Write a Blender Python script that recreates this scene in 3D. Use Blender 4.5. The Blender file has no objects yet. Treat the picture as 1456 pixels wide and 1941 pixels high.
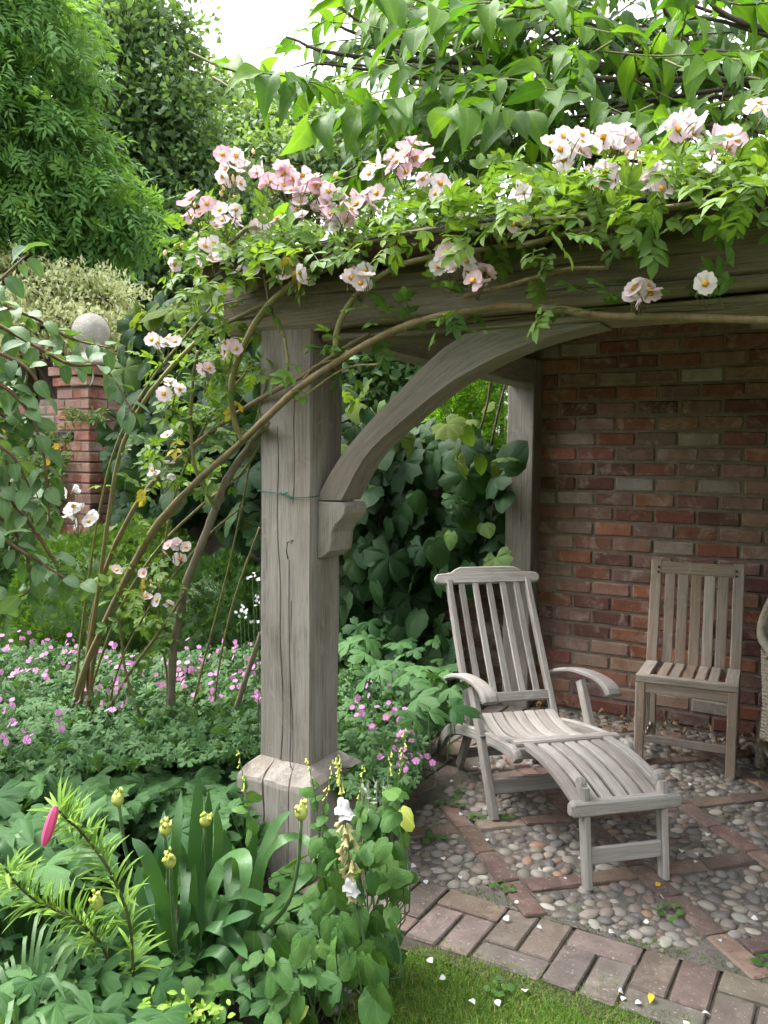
import bpy, bmesh, math, random
import numpy as np
from mathutils import Matrix, Vector

random.seed(11)
rng = np.random.default_rng(11)
SC = bpy.context.scene
COL = SC.collection

# ------------------------------------------------------------------ camera
# x runs along the pavilion front to the right, y runs into the pavilion, z is up; metres
FPX = 1584.0
YAW, PITCH, ROLL, EYE = math.radians(30.4), math.radians(3.45), 0.012, 1.45
FW = np.array([-math.sin(YAW) * math.cos(PITCH), math.cos(YAW) * math.cos(PITCH), -math.sin(PITCH)])
RT = np.array([math.cos(YAW), math.sin(YAW), 0.0])
UP = np.cross(RT, FW)
CR = math.cos(ROLL) * RT + math.sin(ROLL) * UP
CU = -math.sin(ROLL) * RT + math.cos(ROLL) * UP
CAM = np.array([0.0, 0.0, EYE])
cam_data = bpy.data.cameras.new('camera')
cam = bpy.data.objects.new('camera', cam_data)
COL.objects.link(cam)
cam.matrix_world = Matrix(((CR[0], CU[0], -FW[0], 0), (CR[1], CU[1], -FW[1], 0), (CR[2], CU[2], -FW[2], EYE), (0, 0, 0, 1)))
cam_data.sensor_width = 36.0
cam_data.sensor_fit = 'AUTO'
cam_data.lens = 36.0 * FPX / 1941.0
cam_data.clip_start = 0.05
cam_data.clip_end = 600
SC.camera = cam

# ------------------------------------------------------------------ light
SUN_EL, SUN_AZ = math.radians(62), math.radians(262)      # azimuth clockwise from +y
w = bpy.data.worlds.new('World')
SC.world = w
w.use_nodes = True
nt = w.node_tree
nt.nodes.clear()
sky = nt.nodes.new('ShaderNodeTexSky')
sky.sky_type = 'NISHITA'
sky.sun_disc = False
sky.sun_elevation = SUN_EL
sky.sun_rotation = SUN_AZ
sky.dust_density = 4.0
sky.air_density = 1.0
hs = nt.nodes.new('ShaderNodeHueSaturation')               # overcast: the blue is mostly gone
hs.inputs['Saturation'].default_value = 0.14
hs.inputs['Value'].default_value = 1.0
bg = nt.nodes.new('ShaderNodeBackground')
bg.inputs['Strength'].default_value = 0.15
wo = nt.nodes.new('ShaderNodeOutputWorld')
nt.links.new(sky.outputs['Color'], hs.inputs['Color'])
nt.links.new(hs.outputs['Color'], bg.inputs['Color'])
nt.links.new(bg.outputs['Background'], wo.inputs['Surface'])

sd = bpy.data.lights.new('sun', 'SUN')
sd.energy = 1.15
sd.angle = math.radians(35)
sd.color = (1.0, 0.96, 0.9)
sun = bpy.data.objects.new('sun', sd)
COL.objects.link(sun)
sdir = Vector((math.sin(SUN_AZ) * math.cos(SUN_EL), math.cos(SUN_AZ) * math.cos(SUN_EL), math.sin(SUN_EL)))
sun.rotation_euler = sdir.to_track_quat('Z', 'Y').to_euler()
sun.location = (0, 0, 12)

SC.view_settings.view_transform = 'Standard'
SC.view_settings.look = 'None'
SC.view_settings.gamma = 1.0
SC.view_settings.exposure = 2.45
SC.view_settings.use_curve_mapping = False
SC.render.engine = 'CYCLES'
cy = SC.cycles
cy.max_bounces = 5
cy.diffuse_bounces = 3
cy.glossy_bounces = 2
cy.transmission_bounces = 4
cy.transparent_max_bounces = 4
cy.caustics_reflective = False
cy.caustics_refractive = False
cy.use_denoising = True
cy.use_adaptive_sampling = True
cy.adaptive_threshold = 0.025
cy.sample_clamp_indirect = 6.0

# ------------------------------------------------------------------ points
def ray(x, y):
    return FW + (x - 728) / FPX * CR - (y - 970.5) / FPX * CU
def at_depth(x, y, d):
    return CAM + d * ray(x, y)
def at_y(x, y, v):
    r = ray(x, y); return CAM + r * (v / r[1])
def at_z(x, y, z):
    r = ray(x, y); return CAM + r * ((z - EYE) / r[2])
def unit(v):
    v = np.asarray(v, float); n = np.linalg.norm(v, axis=-1, keepdims=True); return v / np.maximum(n, 1e-9)

# ------------------------------------------------------------------ objects
def link(o, parent=None):
    COL.objects.link(o)
    if parent is not None:
        o.parent = parent
    return o
def tag(o, label=None, category=None, group=None, kind=None):
    if label: o['label'] = label
    if category: o['category'] = category
    if group: o['group'] = group
    if kind: o['kind'] = kind
    return o
def empty(name, loc=(0, 0, 0), rz=0.0, label=None, category=None, group=None):
    o = bpy.data.objects.new(name, None)
    o.empty_display_size = 0.1
    link(o); o.location = Vector([float(c) for c in loc]); o.rotation_euler = (0, 0, rz)
    return tag(o, label, category, group)
def new_mesh(name, V, F, mats, M=None, attrs=None, smooth=True):
    """V (n,3); F list of tuples or (m,3) array; mats list; M per-face index; attrs {name: (n,) or (n,3)}"""
    me = bpy.data.meshes.new(name)
    V = np.asarray(V, np.float32)
    if isinstance(F, np.ndarray):
        k = F.shape[1]; m = F.shape[0]
        me.vertices.add(len(V)); me.vertices.foreach_set('co', V.ravel())
        me.loops.add(m * k); me.loops.foreach_set('vertex_index', F.astype(np.int32).ravel())
        me.polygons.add(m)
        me.polygons.foreach_set('loop_start', np.arange(0, m * k, k, dtype=np.int32))
        me.polygons.foreach_set('loop_total', np.full(m, k, np.int32))
    else:
        me.from_pydata([tuple(map(float, v)) for v in V], [], F)
    for mt in mats: me.materials.append(mt)
    if M is not None: me.polygons.foreach_set('material_index', np.asarray(M, np.int32))
    me.polygons.foreach_set('use_smooth', np.full(len(me.polygons), bool(smooth)))
    for k_, a in (attrs or {}).items():
        a = np.asarray(a, np.float32)
        if a.ndim == 1:
            at = me.attributes.new(k_, 'FLOAT', 'POINT'); at.data.foreach_set('value', a)
        else:
            at = me.attributes.new(k_, 'FLOAT_VECTOR', 'POINT'); at.data.foreach_set('vector', a.ravel())
    me.update(calc_edges=True)
    me.validate()
    return me
def obj(name, me, parent=None, loc=None, mat3=None, world=None, color=None):
    o = bpy.data.objects.new(name, me)
    link(o, parent)
    if mat3 is not None or loc is not None:
        R = np.eye(3) if mat3 is None else np.asarray(mat3, float)
        l = np.zeros(3) if loc is None else np.asarray(loc, float)
        if parent is not None and world: l = l - np.array(parent.location)
        m = Matrix.Identity(4)
        for i in range(3):
            for j in range(3): m[i][j] = float(R[i, j])
            m[i][3] = float(l[i])
        o.matrix_basis = m
    elif parent is not None and world:
        o.location = -parent.location
    if color is not None: o.color = (float(color[0]), float(color[1]), float(color[2]), 1.0)
    return o
def frames(d, n):
    """columns x,y,z with y along d and z near n"""
    d = unit(d); x = unit(np.cross(d, n)); z = np.cross(x, d)
    return np.stack([x, d, z], axis=-1)
def scatter(T, R, P, tone=None, S=None):
    """copies of template T=(V,F,M[,t]) at rotations R (N,3,3) positions P (N,3) -> arrays"""
    V, F, M = T[:3]
    N = len(P); n = len(V)
    if S is not None: R = R * np.asarray(S).reshape(N, 1, 1)
    W = np.einsum('nij,vj->nvi', R, V) + np.asarray(P)[:, None, :]
    FF = (F[None] + (np.arange(N) * n)[:, None, None]).reshape(-1, F.shape[1])
    tn = rng.random(N) if tone is None else np.asarray(tone)
    tt = T[3] if len(T) > 3 else np.zeros(n)
    rb = T[4] if len(T) > 4 else np.zeros(n)
    return W.reshape(-1, 3), FF, np.tile(M, N), np.repeat(tn, n), np.tile(tt, N), np.tile(rb, N)
def merged(name, parts, mats, parent=None, world=True, smooth=True, kind=None):
    o_ = 0; Vs, Fs, Ms, Ts, Us, Rs_ = [], [], [], [], [], []
    for part in parts:
        V, F, M, t, u = part[:5]; Rs_.append(part[5] if len(part) > 5 else np.zeros(len(V)))
        Vs.append(V); Fs.append(F + o_); Ms.append(M); Ts.append(t); Us.append(u); o_ += len(V)
    V = np.concatenate(Vs)
    me = new_mesh(name, V, np.concatenate(Fs), mats, np.concatenate(Ms), {'tone': np.concatenate(Ts), 'along': np.concatenate(Us), 'rib': np.concatenate(Rs_)}, smooth)
    o = obj(name, me, parent, world=world)
    if kind: o['kind'] = kind
    return o
def template_mesh(name, T, mats):
    return new_mesh(name, T[0], T[1], mats, T[2], {'along': T[3] if len(T) > 3 else np.zeros(len(T[0])), 'rib': T[4] if len(T) > 4 else np.zeros(len(T[0]))})

# ------------------------------------------------------------------ materials
def nodes(name):
    m = bpy.data.materials.new(name); m.use_nodes = True
    t = m.node_tree; t.nodes.clear()
    out = t.nodes.new('ShaderNodeOutputMaterial')
    return m, t, out
def N(t, typ, **kw):
    n = t.nodes.new('ShaderNode' + typ)
    for k, v in kw.items():
        if k in n.inputs: n.inputs[k].default_value = v
        else: setattr(n, k, v)
    return n
def L(t, a, b): t.links.new(a, b)
def ramp(t, fac, stops, interp='LINEAR'):
    r = t.nodes.new('ShaderNodeValToRGB'); r.color_ramp.interpolation = interp
    e = r.color_ramp.elements
    while len(e) > 1: e.remove(e[0])
    e[0].position = stops[0][0]; e[0].color = (*stops[0][1], 1) if len(stops[0][1]) == 3 else stops[0][1]
    for p, c in stops[1:]:
        k = e.new(p); k.color = (*c, 1) if len(c) == 3 else c
    if fac is not None: L(t, fac, r.inputs[0])
    return r.outputs[0]
def mixc(t, fac, a, b, mode='MIX'):
    m = t.nodes.new('ShaderNodeMix'); m.data_type = 'RGBA'; m.blend_type = mode
    for s, v in ((m.inputs[0], fac), (m.inputs[6], a), (m.inputs[7], b)):
        if isinstance(v, (int, float)): s.default_value = v
        elif isinstance(v, tuple): s.default_value = (*v, 1) if len(v) == 3 else v
        else: L(t, v, s)
    return m.outputs[2]
def math_(t, op, a, b=0.0, clamp=False):
    m = t.nodes.new('ShaderNodeMath'); m.operation = op; m.use_clamp = clamp
    for s, v in ((m.inputs[0], a), (m.inputs[1], b)):
        if isinstance(v, (int, float)): s.default_value = v
        else: L(t, v, s)
    return m.outputs[0]
def noise(t, vec, scale, detail=4, rough=0.55, dist=0.0, out='Fac'):
    n = N(t, 'TexNoise'); n.inputs['Scale'].default_value = scale; n.inputs['Detail'].default_value = detail
    n.inputs['Roughness'].default_value = rough; n.inputs['Distortion'].default_value = dist
    if vec is not None: L(t, vec, n.inputs['Vector'])
    return n.outputs[out]
def mapping(t, vec, scale=(1, 1, 1), loc=(0, 0, 0)):
    m = N(t, 'Mapping'); m.inputs['Scale'].default_value = scale; m.inputs['Location'].default_value = loc
    L(t, vec, m.inputs['Vector']); return m.outputs[0]
def bump(t, h, strength=0.4, dist=0.01):
    b = N(t, 'Bump'); b.inputs['Strength'].default_value = strength; b.inputs['Distance'].default_value = dist
    L(t, h, b.inputs['Height']); return b.outputs[0]
def finish(t, out, color, rough=0.7, normal=None, spec=0.3):
    p = N(t, 'BsdfPrincipled')
    for s, v in ((p.inputs['Base Color'], color), (p.inputs['Roughness'], rough)):
        if isinstance(v, (int, float)): s.default_value = v
        elif isinstance(v, tuple): s.default_value = (*v, 1)
        else: L(t, v, s)
    p.inputs['Specular IOR Level'].default_value = spec
    if normal is not None: L(t, normal, p.inputs['Normal'])
    L(t, p.outputs[0], out.inputs[0])
    return p
def objpos(t):
    return N(t, 'TexCoord').outputs['Object']
def worldpos(t):
    return N(t, 'NewGeometry').outputs['Position']
def rand(t):
    return N(t, 'ObjectInfo').outputs['Random']
def objcol(t):
    return N(t, 'ObjectInfo').outputs['Color']
def attr(t, name, out='Fac'):
    a = N(t, 'Attribute'); a.attribute_name = name; return a.outputs[out]

def wood_material(name, base, light, brown, dark, crack=0.5, rough=0.8, brownness=0.5, moss=0.0, stain=0.6):
    m, t, out = nodes(name)
    g = attr(t, 'grain', 'Vector')
    shift = N(t, 'VectorMath', operation='ADD'); L(t, g, shift.inputs[0])
    cr = N(t, 'CombineXYZ'); r10 = math_(t, 'MULTIPLY', rand(t), 17.0)
    L(t, r10, cr.inputs[0]); L(t, r10, cr.inputs[1]); L(t, cr.outputs[0], shift.inputs[1])
    gv = shift.outputs[0]
    fine = noise(t, mapping(t, gv, (7, 300, 300)), 1.0, 4, 0.6, 0.15)
    mid = noise(t, mapping(t, gv, (2.2, 95, 95)), 1.0, 4, 0.62, 0.25)
    big = noise(t, mapping(t, gv, (1.2, 9, 9)), 1.0, 3, 0.5, 0.2)
    c = mixc(t, ramp(t, mid, [(0.25, (0, 0, 0)), (0.75, (1, 1, 1))]), base, light)
    c = mixc(t, math_(t, 'MULTIPLY', ramp(t, big, [(0.42, (0, 0, 0)), (0.68, (1, 1, 1))]), brownness), c, brown)
    f2 = ramp(t, fine, [(0.35, (1, 1, 1)), (0.5, (0, 0, 0))])
    c = mixc(t, math_(t, 'MULTIPLY', f2, 0.38), c, dark)
    st1 = noise(t, mapping(t, gv, (2.2, 6, 6), (7, 3, 1)), 1.0, 4, 0.65, 0.8)
    st2 = noise(t, mapping(t, gv, (9, 14, 14), (2, 9, 4)), 1.0, 3, 0.6, 1.5)
    c = mixc(t, math_(t, 'MULTIPLY', ramp(t, st1, [(0.5, (0, 0, 0)), (0.72, (1, 1, 1))]), stain), c, mixc(t, 1.0, c, (0.52, 0.5, 0.47), 'MULTIPLY'))
    c = mixc(t, math_(t, 'MULTIPLY', ramp(t, st2, [(0.60, (0, 0, 0)), (0.70, (1, 1, 1))]), stain * 0.7), c, light)
    rv = math_(t, 'MULTIPLY', math_(t, 'SUBTRACT', rand(t), 0.5), 0.35)
    hsv = N(t, 'HueSaturation'); L(t, c, hsv.inputs['Color']); L(t, math_(t, 'ADD', rv, 1.0), hsv.inputs['Value'])
    c = hsv.outputs[0]
    if moss > 0:
        mo = noise(t, mapping(t, gv, (3, 3, 3)), 1.0, 4, 0.6)
        c = mixc(t, math_(t, 'MULTIPLY', ramp(t, mo, [(0.55, (0, 0, 0)), (0.7, (1, 1, 1))]), moss), c, (0.09, 0.1, 0.05))
    ck = noise(t, mapping(t, gv, (1.3, 45, 45), (3, 1, 5)), 1.0, 3, 0.55, 0.5)
    ckm = ramp(t, ck, [(0.27, (1, 1, 1)), (0.32, (0, 0, 0))])
    c = mixc(t, math_(t, 'MULTIPLY', ckm, crack), c, dark)
    h = math_(t, 'SUBTRACT', math_(t, 'ADD', math_(t, 'MULTIPLY', fine, 0.6), math_(t, 'MULTIPLY', mid, 0.7)), math_(t, 'MULTIPLY', ckm, 1.2 * crack))
    finish(t, out, c, rough, bump(t, h, 0.55, 0.006), 0.2)
    return m
OAK = wood_material('weathered_oak', (0.24, 0.215, 0.188), (0.355, 0.33, 0.30), (0.17, 0.132, 0.10), (0.045, 0.04, 0.035), 0.6, 0.85, 0.55)
BEAM = wood_material('beam_oak', (0.22, 0.185, 0.145), (0.36, 0.31, 0.25), (0.17, 0.13, 0.09), (0.04, 0.033, 0.026), 1.0, 0.88, 0.5, 0.15)
TEAK = wood_material('silvered_teak', (0.25, 0.232, 0.217), (0.40, 0.38, 0.362), (0.23, 0.188, 0.16), (0.075, 0.065, 0.058), 0.4, 0.75, 0.5)
TEAK2 = wood_material('brown_grey_teak', (0.32, 0.275, 0.235), (0.46, 0.415, 0.37), (0.30, 0.20, 0.13), (0.09, 0.07, 0.055), 0.25, 0.7, 0.75)

def brick_material(name, bloom=0.5, dirt=0.5, lichen=0.25):
    m, t, out = nodes(name)
    p = objpos(t)
    sh = N(t, 'VectorMath', operation='ADD'); L(t, p, sh.inputs[0])
    cv = N(t, 'CombineXYZ'); r = math_(t, 'MULTIPLY', rand(t), 31.0)
    L(t, r, cv.inputs[0]); L(t, r, cv.inputs[2]); L(t, cv.outputs[0], sh.inputs[1]); v = sh.outputs[0]
    base = objcol(t)
    n1 = noise(t, v, 14, 4, 0.6); n2 = noise(t, v, 45, 5, 0.65); n3 = noise(t, v, 9, 5, 0.7, 0.6)
    c = mixc(t, ramp(t, n1, [(0.35, (0, 0, 0)), (0.65, (0.55, 0.55, 0.55))]), base, mixc(t, 1.0, base, (0.55, 0.5, 0.5), 'MULTIPLY'))
    c = mixc(t, math_(t, 'MULTIPLY', ramp(t, n3, [(0.52, (0, 0, 0)), (0.68, (1, 1, 1))]), bloom), c, (0.40, 0.315, 0.265))
    c = mixc(t, math_(t, 'MULTIPLY', ramp(t, n2, [(0.3, (1, 1, 1)), (0.42, (0, 0, 0))]), dirt), c, (0.05, 0.04, 0.035))
    sp = noise(t, v, 95, 3, 0.5)
    c = mixc(t, math_(t, 'MULTIPLY', ramp(t, sp, [(0.64, (0, 0, 0)), (0.70, (1, 1, 1))]), lichen), c, (0.36, 0.35, 0.31))
    h = math_(t, 'ADD', math_(t, 'MULTIPLY', n2, 0.7), n1)
    finish(t, out, c, 0.9, bump(t, h, 0.6, 0.006), 0.15)
    return m
BRICK = brick_material('old_brick', 0.75, 0.45)
PAVER = brick_material('paving_brick', 0.22, 0.55, 0.5)

def stone_material(name):
    m, t, out = nodes(name)
    p = worldpos(t)
    base = objcol(t)
    tone = attr(t, 'tone')
    n1 = noise(t, p, 30, 4, 0.6); n2 = noise(t, p, 130, 4, 0.6)
    pal = ramp(t, tone, [(0.0, (0.135, 0.118, 0.102)), (0.22, (0.20, 0.182, 0.163)), (0.4, (0.11, 0.102, 0.096)), (0.58, (0.215, 0.185, 0.155)), (0.72, (0.155, 0.12, 0.097)), (0.86, (0.235, 0.217, 0.197)), (0.97, (0.22, 0.15, 0.11))], 'CONSTANT')
    isobj = math_(t, 'LESS_THAN', tone, 0.00001)
    c = mixc(t, isobj, pal, base)
    c = mixc(t, ramp(t, n1, [(0.3, (0, 0, 0)), (0.7, (0.6, 0.6, 0.6))]), c, mixc(t, 1.0, c, (0.6, 0.57, 0.53), 'MULTIPLY'))
    c = mixc(t, math_(t, 'MULTIPLY', ramp(t, n2, [(0.58, (0, 0, 0)), (0.72, (1, 1, 1))]), 0.3), c, (0.4, 0.38, 0.35))
    finish(t, out, c, 0.55, bump(t, n2, 0.25, 0.003), 0.35)
    return m
STONE = stone_material('cobble_stone')

def ground_material(name, c1, c2, c3, s=8.0, rough=0.95, h=0.02):
    m, t, out = nodes(name)
    p = worldpos(t)
    n1 = noise(t, p, s, 5, 0.6); n2 = noise(t, p, s * 9, 5, 0.65); n3 = noise(t, p, s * 0.3, 3, 0.5)
    c = mixc(t, ramp(t, n1, [(0.35, (0, 0, 0)), (0.65, (1, 1, 1))]), c1, c2)
    c = mixc(t, ramp(t, n2, [(0.5, (0, 0, 0)), (0.7, (0.7, 0.7, 0.7))]), c, c3)
    c = mixc(t, ramp(t, n3, [(0.4, (0, 0, 0)), (0.7, (0.4, 0.4, 0.4))]), c, mixc(t, 1.0, c, (0.7, 0.75, 0.65), 'MULTIPLY'))
    finish(t, out, c, rough, bump(t, math_(t, 'ADD', n1, n2), 0.8, h), 0.15)
    return m
SOIL = ground_material('garden_soil', (0.055, 0.042, 0.032), (0.085, 0.068, 0.052), (0.13, 0.11, 0.09))
MORTAR = ground_material('cobble_mortar', (0.125, 0.113, 0.10), (0.18, 0.165, 0.148), (0.075, 0.068, 0.055), 14)
JOINT = ground_material('path_joint_dirt', (0.075, 0.062, 0.048), (0.11, 0.095, 0.075), (0.05, 0.06, 0.03), 16)
WALLMORTAR = ground_material('lime_mortar', (0.24, 0.20, 0.165), (0.175, 0.142, 0.118), (0.32, 0.28, 0.24), 20, 0.95, 0.006)
TURF = ground_material('turf_soil', (0.07, 0.10, 0.03), (0.11, 0.13, 0.04), (0.15, 0.15, 0.07), 20)
SLATE = ground_material('slate', (0.055, 0.055, 0.062), (0.09, 0.085, 0.085), (0.12, 0.115, 0.10), 12, 0.7, 0.01)
PIERSTONE = ground_material('lichened_stone', (0.46, 0.44, 0.39), (0.33, 0.31, 0.265), (0.17, 0.155, 0.13), 9, 0.9, 0.01)

def plain(name, c, rough=0.6, spec=0.3, vary=0.15, scale=30):
    m, t, out = nodes(name)
    n = noise(t, worldpos(t), scale, 4, 0.6)
    hsv = N(t, 'HueSaturation'); hsv.inputs['Color'].default_value = (*c, 1)
    L(t, math_(t, 'ADD', math_(t, 'MULTIPLY', math_(t, 'SUBTRACT', n, 0.5), vary * 4), 1.0), hsv.inputs['Value'])
    finish(t, out, hsv.outputs[0], rough, bump(t, n, 0.2, 0.003), spec)
    return m
GUTTER = plain('maroon_gutter_paint', (0.07, 0.03, 0.028), 0.5, 0.4)
WIRE = plain('dark_wire', (0.03, 0.03, 0.03), 0.5)
TWINE = plain('green_twine', (0.02, 0.13, 0.08), 0.8)
IRON = plain('dull_iron', (0.09, 0.085, 0.08), 0.55, 0.4)
PLUG = plain('dark_plug', (0.04, 0.03, 0.025), 0.8)
WICKER = plain('grey_wicker', (0.33, 0.29, 0.23), 0.75, 0.25, 0.35, 60)
CEIL = plain('roof_boards', (0.11, 0.085, 0.06), 0.85, 0.15, 0.3, 12)

# ------------------------------------------------------------------ solid helpers
def sweep_arrays(path, side, w, h, c=0.003, closed_caps=True):
    """rectangular section with chamfers swept along path; w along side, h across; w,h may vary"""
    P = np.asarray(path, float); n = len(P)
    def spread(q):
        q = np.atleast_1d(np.asarray(q, float))
        return np.interp(np.linspace(0, 1, n), np.linspace(0, 1, len(q)), q) if len(q) > 1 else np.full(n, q[0])
    w = spread(w); h = spread(h)
    T = np.gradient(P, axis=0); T = unit(T)
    S = np.broadcast_to(np.asarray(side, float), (n, 3)); S = unit(S - (S * T).sum(1, keepdims=True) * T)
    Nn = np.cross(S, T)
    sl = np.concatenate([[0], np.cumsum(np.linalg.norm(np.diff(P, axis=0), axis=1))])
    V, G, F = [], [], []
    for i in range(n):
        a, b = w[i] / 2, h[i] / 2; k = min(c, a * 0.6, b * 0.6)
        for (x, y) in ((a - k, -b), (a, -b + k), (a, b - k), (a - k, b), (-a + k, b), (-a, b - k), (-a, -b + k), (-a + k, -b)):
            V.append(P[i] + S[i] * x + Nn[i] * y); G.append((sl[i], x, y))
    for i in range(n - 1):
        for j in range(8):
            k = (j + 1) % 8
            F.append((i * 8 + j, i * 8 + k, (i + 1) * 8 + k, (i + 1) * 8 + j))
    F.append(tuple(range(7, -1, -1))); F.append(tuple((n - 1) * 8 + j for j in range(8)))
    return np.array(V), F, np.array(G)
def sweep(name, path, side, w, h, mat, parent=None, c=0.003, world=False, sub=1):
    P = np.asarray(path, float)
    if sub > 1 and len(P) == 2: P = np.linspace(P[0], P[1], sub + 1)
    V, F, G = sweep_arrays(P, side, w, h, c)
    me = new_mesh(name, V, F, [mat], None, {'grain': G + np.array([random.random() * 5, random.random(), random.random()])}, False)
    return obj(name, me, parent, world=world)
def smooth_path(pts, n):
    """Catmull-Rom through pts"""
    P = np.asarray(pts, float)
    Q = np.vstack([2 * P[0] - P[1], P, 2 * P[-1] - P[-2]])
    out = []
    m = len(P) - 1
    for t in np.linspace(0, m, n):
        i = min(int(t), m - 1); f = t - i
        p0, p1, p2, p3 = Q[i], Q[i + 1], Q[i + 2], Q[i + 3]
        out.append(0.5 * ((2 * p1) + (-p0 + p2) * f + (2 * p0 - 5 * p1 + 4 * p2 - p3) * f * f + (-p0 + 3 * p1 - 3 * p2 + p3) * f ** 3))
    return np.array(out)
def prism(name, poly, thick, origin, ex, ey, ez, mat, parent=None, world=False, bev=0.003, grain_axis=0):
    """2D polygon (a,b) in plane ex,ey, extruded by thick along ez (centred)"""
    bm = bmesh.new()
    lo = [bm.verts.new((a, b, -thick / 2)) for a, b in poly]
    hi = [bm.verts.new((a, b, thick / 2)) for a, b in poly]
    n = len(poly)
    bm.faces.new(lo[::-1]); bm.faces.new(hi)
    for i in range(n): bm.faces.new((lo[i], lo[(i + 1) % n], hi[(i + 1) % n], hi[i]))
    bmesh.ops.recalc_face_normals(bm, faces=bm.faces)
    if bev > 0:
        ed = [e for e in bm.edges if (e.verts[0].co.z == e.verts[1].co.z)]
        bmesh.ops.bevel(bm, geom=ed, offset=bev, segments=1, affect='EDGES', clamp_overlap=True)
    me = bpy.data.meshes.new(name); bm.to_mesh(me); bm.free()
    co = np.zeros(len(me.vertices) * 3); me.vertices.foreach_get('co', co); co = co.reshape(-1, 3)
    G = co if grain_axis == 0 else co[:, [1, 0, 2]]
    a = me.attributes.new('grain', 'FLOAT_VECTOR', 'POINT'); a.data.foreach_set('vector', (G + random.random()).astype(np.float32).ravel())
    W = co @ np.array([ex, ey, ez], float) + np.asarray(origin, float)
    me.vertices.foreach_set('co', W.astype(np.float32).ravel())
    me.materials.append(mat)
    me.update()
    # keep normals outward if the axes are left-handed
    if np.dot(np.cross(ex, ey), ez) < 0: me.flip_normals()
    return obj(name, me, parent, world=world)
def tube_arrays(path, r, sides=6, caps=True):
    P = np.asarray(path, float); n = len(P)
    r = np.broadcast_to(np.asarray(r, float), (n,))
    T = unit(np.gradient(P, axis=0))
    ref = np.array([0.31, 0.22, 0.92]) if abs(T[0][2]) < 0.8 else np.array([0.9, 0.3, 0.1])
    V = []
    A = np.linspace(0, 2 * math.pi, sides, endpoint=False)
    for i in range(n):
        a = unit(np.cross(T[i], ref)); b = np.cross(T[i], a); ref = ref if abs(T[i] @ ref) < 0.95 else a
        V.append(P[i] + r[i] * (np.cos(A)[:, None] * a + np.sin(A)[:, None] * b))
    V = np.concatenate(V)
    F = []
    for i in range(n - 1):
        for j in range(sides):
            k = (j + 1) % sides
            F.append((i * sides + j, i * sides + k, (i + 1) * sides + k)); F.append((i * sides + j, (i + 1) * sides + k, (i + 1) * sides + j))
    if caps:
        for j in range(1, sides - 1):
            F.append((0, j + 1, j)); b = (n - 1) * sides; F.append((b, b + j, b + j + 1))
    F = np.array(F)
    sl = np.concatenate([[0], np.cumsum(np.linalg.norm(np.diff(P, axis=0), axis=1))])
    return V, F, np.zeros(len(F), int), np.zeros(len(V)), np.repeat(sl, sides)
def tube(name, path, r, mat, parent=None, sides=6, world=True):
    V, F, M, t, u = tube_arrays(path, r, sides)
    return obj(name, new_mesh(name, V, F, [mat], None, {'along': u}), parent, world=world)
def lathe(name, prof, mat, parent=None, loc=(0, 0, 0), sides=24, world=True, wob=0.0):
    V, F = [], []
    for i, (r, z) in enumerate(prof):
        for j in range(sides):
            a = 2 * math.pi * j / sides; k = 1 + wob * math.sin(3 * a + i)
            V.append((loc[0] + r * k * math.cos(a), loc[1] + r * k * math.sin(a), loc[2] + z))
    for i in range(len(prof) - 1):
        for j in range(sides):
            k = (j + 1) % sides
            F.append((i * sides + j, i * sides + k, (i + 1) * sides + k, (i + 1) * sides + j))
    F.append(tuple(range(sides - 1, -1, -1))); F.append(tuple((len(prof) - 1) * sides + j for j in range(sides)))
    return obj(name, new_mesh(name, V, F, [mat]), parent, world=world)
# ================================================================== the ground
def grid_sheet(name, x0, x1, y0, y1, nx, ny, zf, mat, kind='structure', parent=None):
    xs = np.linspace(x0, x1, nx); ys = np.linspace(y0, y1, ny)
    X, Y = np.meshgrid(xs, ys); Z = zf(X, Y)
    V = np.stack([X, Y, Z], -1).reshape(-1, 3)
    i = np.arange(nx * ny).reshape(ny, nx)
    F = np.stack([i[:-1, :-1], i[:-1, 1:], i[1:, 1:], i[1:, :-1]], -1).reshape(-1, 4)
    o = obj(name, new_mesh(name, V, F, [mat]), parent)
    if kind and parent is None: o['kind'] = kind
    return o
def lump(X, Y, s=1.0):
    return 0.5 * np.sin(7.1 * X * s + 1.3 * np.sin(5 * Y * s)) * np.sin(6.3 * Y * s + 0.7) + 0.3 * np.sin(17 * X * s + 4 * Y * s) * np.sin(15 * Y * s - 3 * X * s)
g0 = grid_sheet('ground', -90, 90, -60, 140, 30, 30, lambda X, Y: -0.03 + 0 * X, SOIL)

# cobbled floor under the roof, with diagonal lines of brick
PV0 = 2.497                                   # inner edge of the brick path
cob = grid_sheet('cobbled_floor', -1.63, 1.3, PV0 - 0.01, 4.74, 90, 70, lambda X, Y: 0.0055 + 0.003 * lump(X, Y, 2.0), MORTAR)
path = grid_sheet('brick_path', -1.66, 2.2, 2.12, PV0 + 0.012, 60, 6, lambda X, Y: -0.004 + 0 * X, JOINT)
lpath = grid_sheet('paved_strip', -1.95, -1.605, 2.62, 4.74, 8, 40, lambda X, Y: -0.006 + 0 * X, JOINT)

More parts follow.
